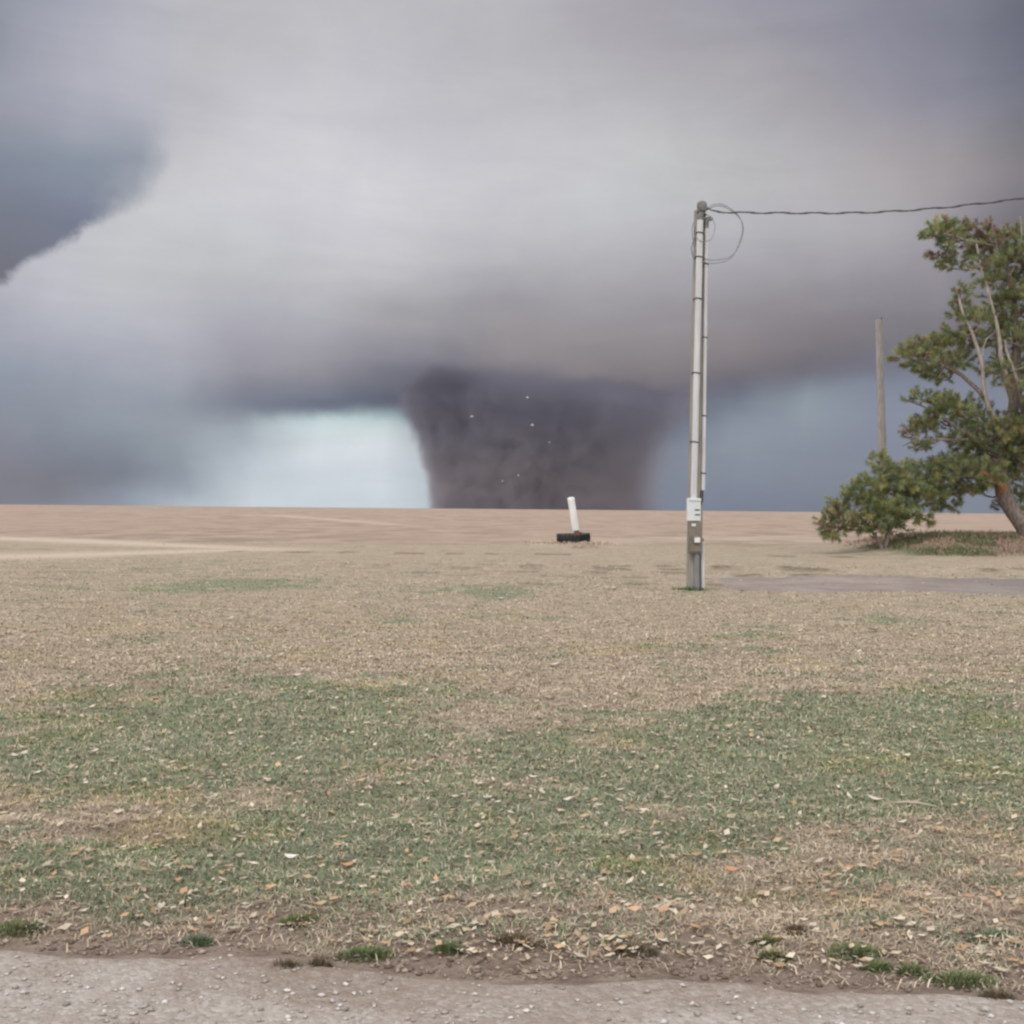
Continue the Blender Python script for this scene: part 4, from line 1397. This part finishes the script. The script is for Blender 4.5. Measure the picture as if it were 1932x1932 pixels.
# ------------------------------------------------------------------ tornado
TD = 1500.0
KD = TD / FOC
tbase = at(1018, 966, TD)
torn = empty("tornado", (tbase.x, TD, 0), 'wide dark grey tornado wedge on the horizon under the storm cloud', 'tornado')
# centre line and radius by height in the photo: (py, left edge, right edge)
EDGES = [(985, 806, 1262), (955, 804, 1262), (900, 794, 1266), (850, 780, 1274), (815, 767, 1290), (785, 753, 1312), (762, 744, 1338), (742, 738, 1366), (718, 738, 1392), (695, 750, 1400)]
Hs = [(at(1018, e[0], TD).z) for e in EDGES]
cxs = [((e[1] + e[2]) / 2 - 1018) * KD for e in EDGES]
rds = [(e[2] - e[1]) / 2 * KD for e in EDGES]
hh = np.linspace(Hs[0], Hs[-1], 26)
cx_i, rd_i = np.interp(hh, Hs, cxs), np.interp(hh, Hs, rds)
SEG = 64
Vt, nrm = [], []
for z_, c_, r_ in zip(hh, cx_i, rd_i):
    for s in range(SEG):
        a = 2 * math.pi * s / SEG
        wob = 1.0 + .035 * math.sin(3 * a + z_ * .03) + .02 * math.sin(7 * a - z_ * .05)
        Vt.append((c_ + r_ * wob * 1.05 * math.cos(a), r_ * wob * 1.05 * math.sin(a), z_))
Ft = [(i * SEG + s, i * SEG + (s + 1) % SEG, (i + 1) * SEG + (s + 1) % SEG, (i + 1) * SEG + s) for i in range(len(hh) - 1) for s in range(SEG)]
Ft.append(tuple(range(SEG))[::-1])
Ft.append(tuple(range((len(hh) - 1) * SEG, len(hh) * SEG)))
m_tor = bpy.data.materials.new("dust and condensation with painted top shade")
m_tor.use_nodes = True
G = NG(m_tor.node_tree)
m_tor.node_tree.nodes.clear()
pos = G.n('ShaderNodeTexCoord').outputs['Object']
sp = G.n('ShaderNodeSeparateXYZ')
G.put(sp.inputs[0], pos)
zf = G.mapr(sp.outputs[2], float(hh[0]), float(hh[-1]), smooth=False)
rmp = G.ramp(zf, [((h_ - hh[0]) / (hh[-1] - hh[0]), (r_ / 400.0,) * 3 + (1,)) for h_, r_ in zip(Hs, rds)])
cmp_ = G.ramp(zf, [((h_ - hh[0]) / (hh[-1] - hh[0]), (c_ / 400.0 + .5,) * 3 + (1,)) for h_, c_ in zip(Hs, cxs)])
rad_ = G.math('MULTIPLY', rmp, 400.0)
cx_n = G.math('MULTIPLY', G.math('SUBTRACT', cmp_, .5), 400.0)
xr = G.math('SUBTRACT', sp.outputs[0], cx_n)
rr_ = G.math('DIVIDE', G.math('SQRT', G.math('ADD', G.math('POWER', xr, 2.0), G.math('POWER', sp.outputs[1], 2.0))), rad_)
nz = G.noise(pos, .012, 4, .6, .4)
nz2 = G.noise(pos, .045, 4, .62, .5)
edge = G.math('ADD', rr_, G.math('ADD', G.math('MULTIPLY', G.math('SUBTRACT', nz, .5), .26), G.math('MULTIPLY', G.math('SUBTRACT', nz2, .5), .24)))
# the sheltered (viewer's right) flank is frayed, the other is crisp
side = G.mapr(G.math('DIVIDE', xr, rad_), -.3, .9)
inner = G.math('MULTIPLY_ADD', side, -.30, .88)
dens = G.mapr(edge, 1.0, inner)
zs = G.math('SUBTRACT', G.math('MULTIPLY_ADD', G.math('SUBTRACT', nz, .5), 40.0, sp.outputs[2]), G.math('MULTIPLY', G.mapr(sp.outputs[0], -150, -30, 24.0, 0.0), G.mapr(sp.outputs[0], -205, -135, -.35, 1.0)))
topfade = G.mapr(G.math('MULTIPLY_ADD', G.math('SUBTRACT', nz2, .5), 34.0, zs), float(at(1018, 730, TD).z), float(at(1018, 778, TD).z), 0, 1)
dens = G.math('MULTIPLY', G.math('MULTIPLY', dens, topfade), G.mapr(nz2, .2, .8, .028, .045))
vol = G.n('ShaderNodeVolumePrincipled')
colr = G.ramp(G.math('MULTIPLY_ADD', G.math('SUBTRACT', nz, .5), .3, zf), [(0.0, (.50, .475, .52, 1)), (.30, (.475, .455, .505, 1)), (.56, (.385, .39, .47, 1)), (.72, (.29, .295, .365, 1)), (.84, (.18, .18, .23, 1)), (1.0, (.13, .13, .165, 1))])  # brown dust to blue-grey condensation; darker top also has cloud-base shade painted in
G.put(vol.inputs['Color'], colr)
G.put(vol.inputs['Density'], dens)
vol.inputs['Anisotropy'].default_value = 0.0
tr = G.n('ShaderNodeBsdfTransparent')
df = G.n('ShaderNodeBsdfDiffuse')
df.inputs[0].default_value = (.2, .19, .19, 1)
mx = G.n('ShaderNodeMixShader')
G.put(mx.inputs[0], G.mapr(nz, .4, .8, 0.0, .01))
m_tor.node_tree.links.new(tr.outputs[0], mx.inputs[1])
m_tor.node_tree.links.new(df.outputs[0], mx.inputs[2])
out = G.n('ShaderNodeOutputMaterial')
m_tor.node_tree.links.new(mx.outputs[0], out.inputs['Surface'])
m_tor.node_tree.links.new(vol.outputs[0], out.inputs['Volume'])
try:
    m_tor.cycles.volume_step_rate = 0.35
except Exception:
    pass
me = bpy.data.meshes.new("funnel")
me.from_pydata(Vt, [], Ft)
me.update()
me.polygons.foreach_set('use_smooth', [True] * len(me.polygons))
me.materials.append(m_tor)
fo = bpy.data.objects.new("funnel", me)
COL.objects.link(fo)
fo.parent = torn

# pale sheets of wreckage carried round the funnel
m_deb = noise_mat("pale sheet metal", (.34, .34, .36), (.46, .46, .48), (1, 1, 1), .8, .5, .4)
for px, py, s, lab in ((890, 786, 4.2, 'brightest pale debris fragment high on the narrower shaded flank of the tornado'), (995, 750, 3.6, 'highest pale debris fragment near the cloud base in front of the tornado'),
                       (1004, 802, 4.0, 'pale flat debris fragment in the middle of the tornado just below the highest one'), (1037, 835, 2.2, 'faint debris fragment below the flat one in mid funnel'),
                       (978, 897, 2.6, 'faint pale debris fragment low in the brown part of the tornado'), (948, 908, 2.3, 'lowest faint debris fragment in the brown dust of the tornado')):
    Yd = TD - 285
    q = at(px, py, Yd)
    mb = MB()
    k = .72 * s * Yd / FOC
    vs, fs = [], []
    for i in range(4):
        for j in range(3):
            vs.append(Vector(((i / 3 - .5) * k * 1.7 + random.uniform(-.2, .2), math.sin(i * 1.4 + j) * .35, (j / 2 - .5) * k * 1.1 + .5 * math.sin(i * 1.1))))
    for i in range(3):
        for j in range(2):
            a = i * 3 + j
            fs.append((a, a + 3, a + 4, a + 1))
    vs2 = [v + Vector((0, .15, 0)) for v in vs]
    mb.add(vs + vs2, fs + [tuple(t + 12 for t in f[::-1]) for f in fs])
    o = mb.build("debris_sheet", m_deb, smooth=False)
    o.location = q
    o.rotation_euler = (random.uniform(-.5, .2), random.uniform(-.6, .6), random.uniform(-.4, .4))
    tag(o, lab, 'debris', 'pale debris flying round the tornado')
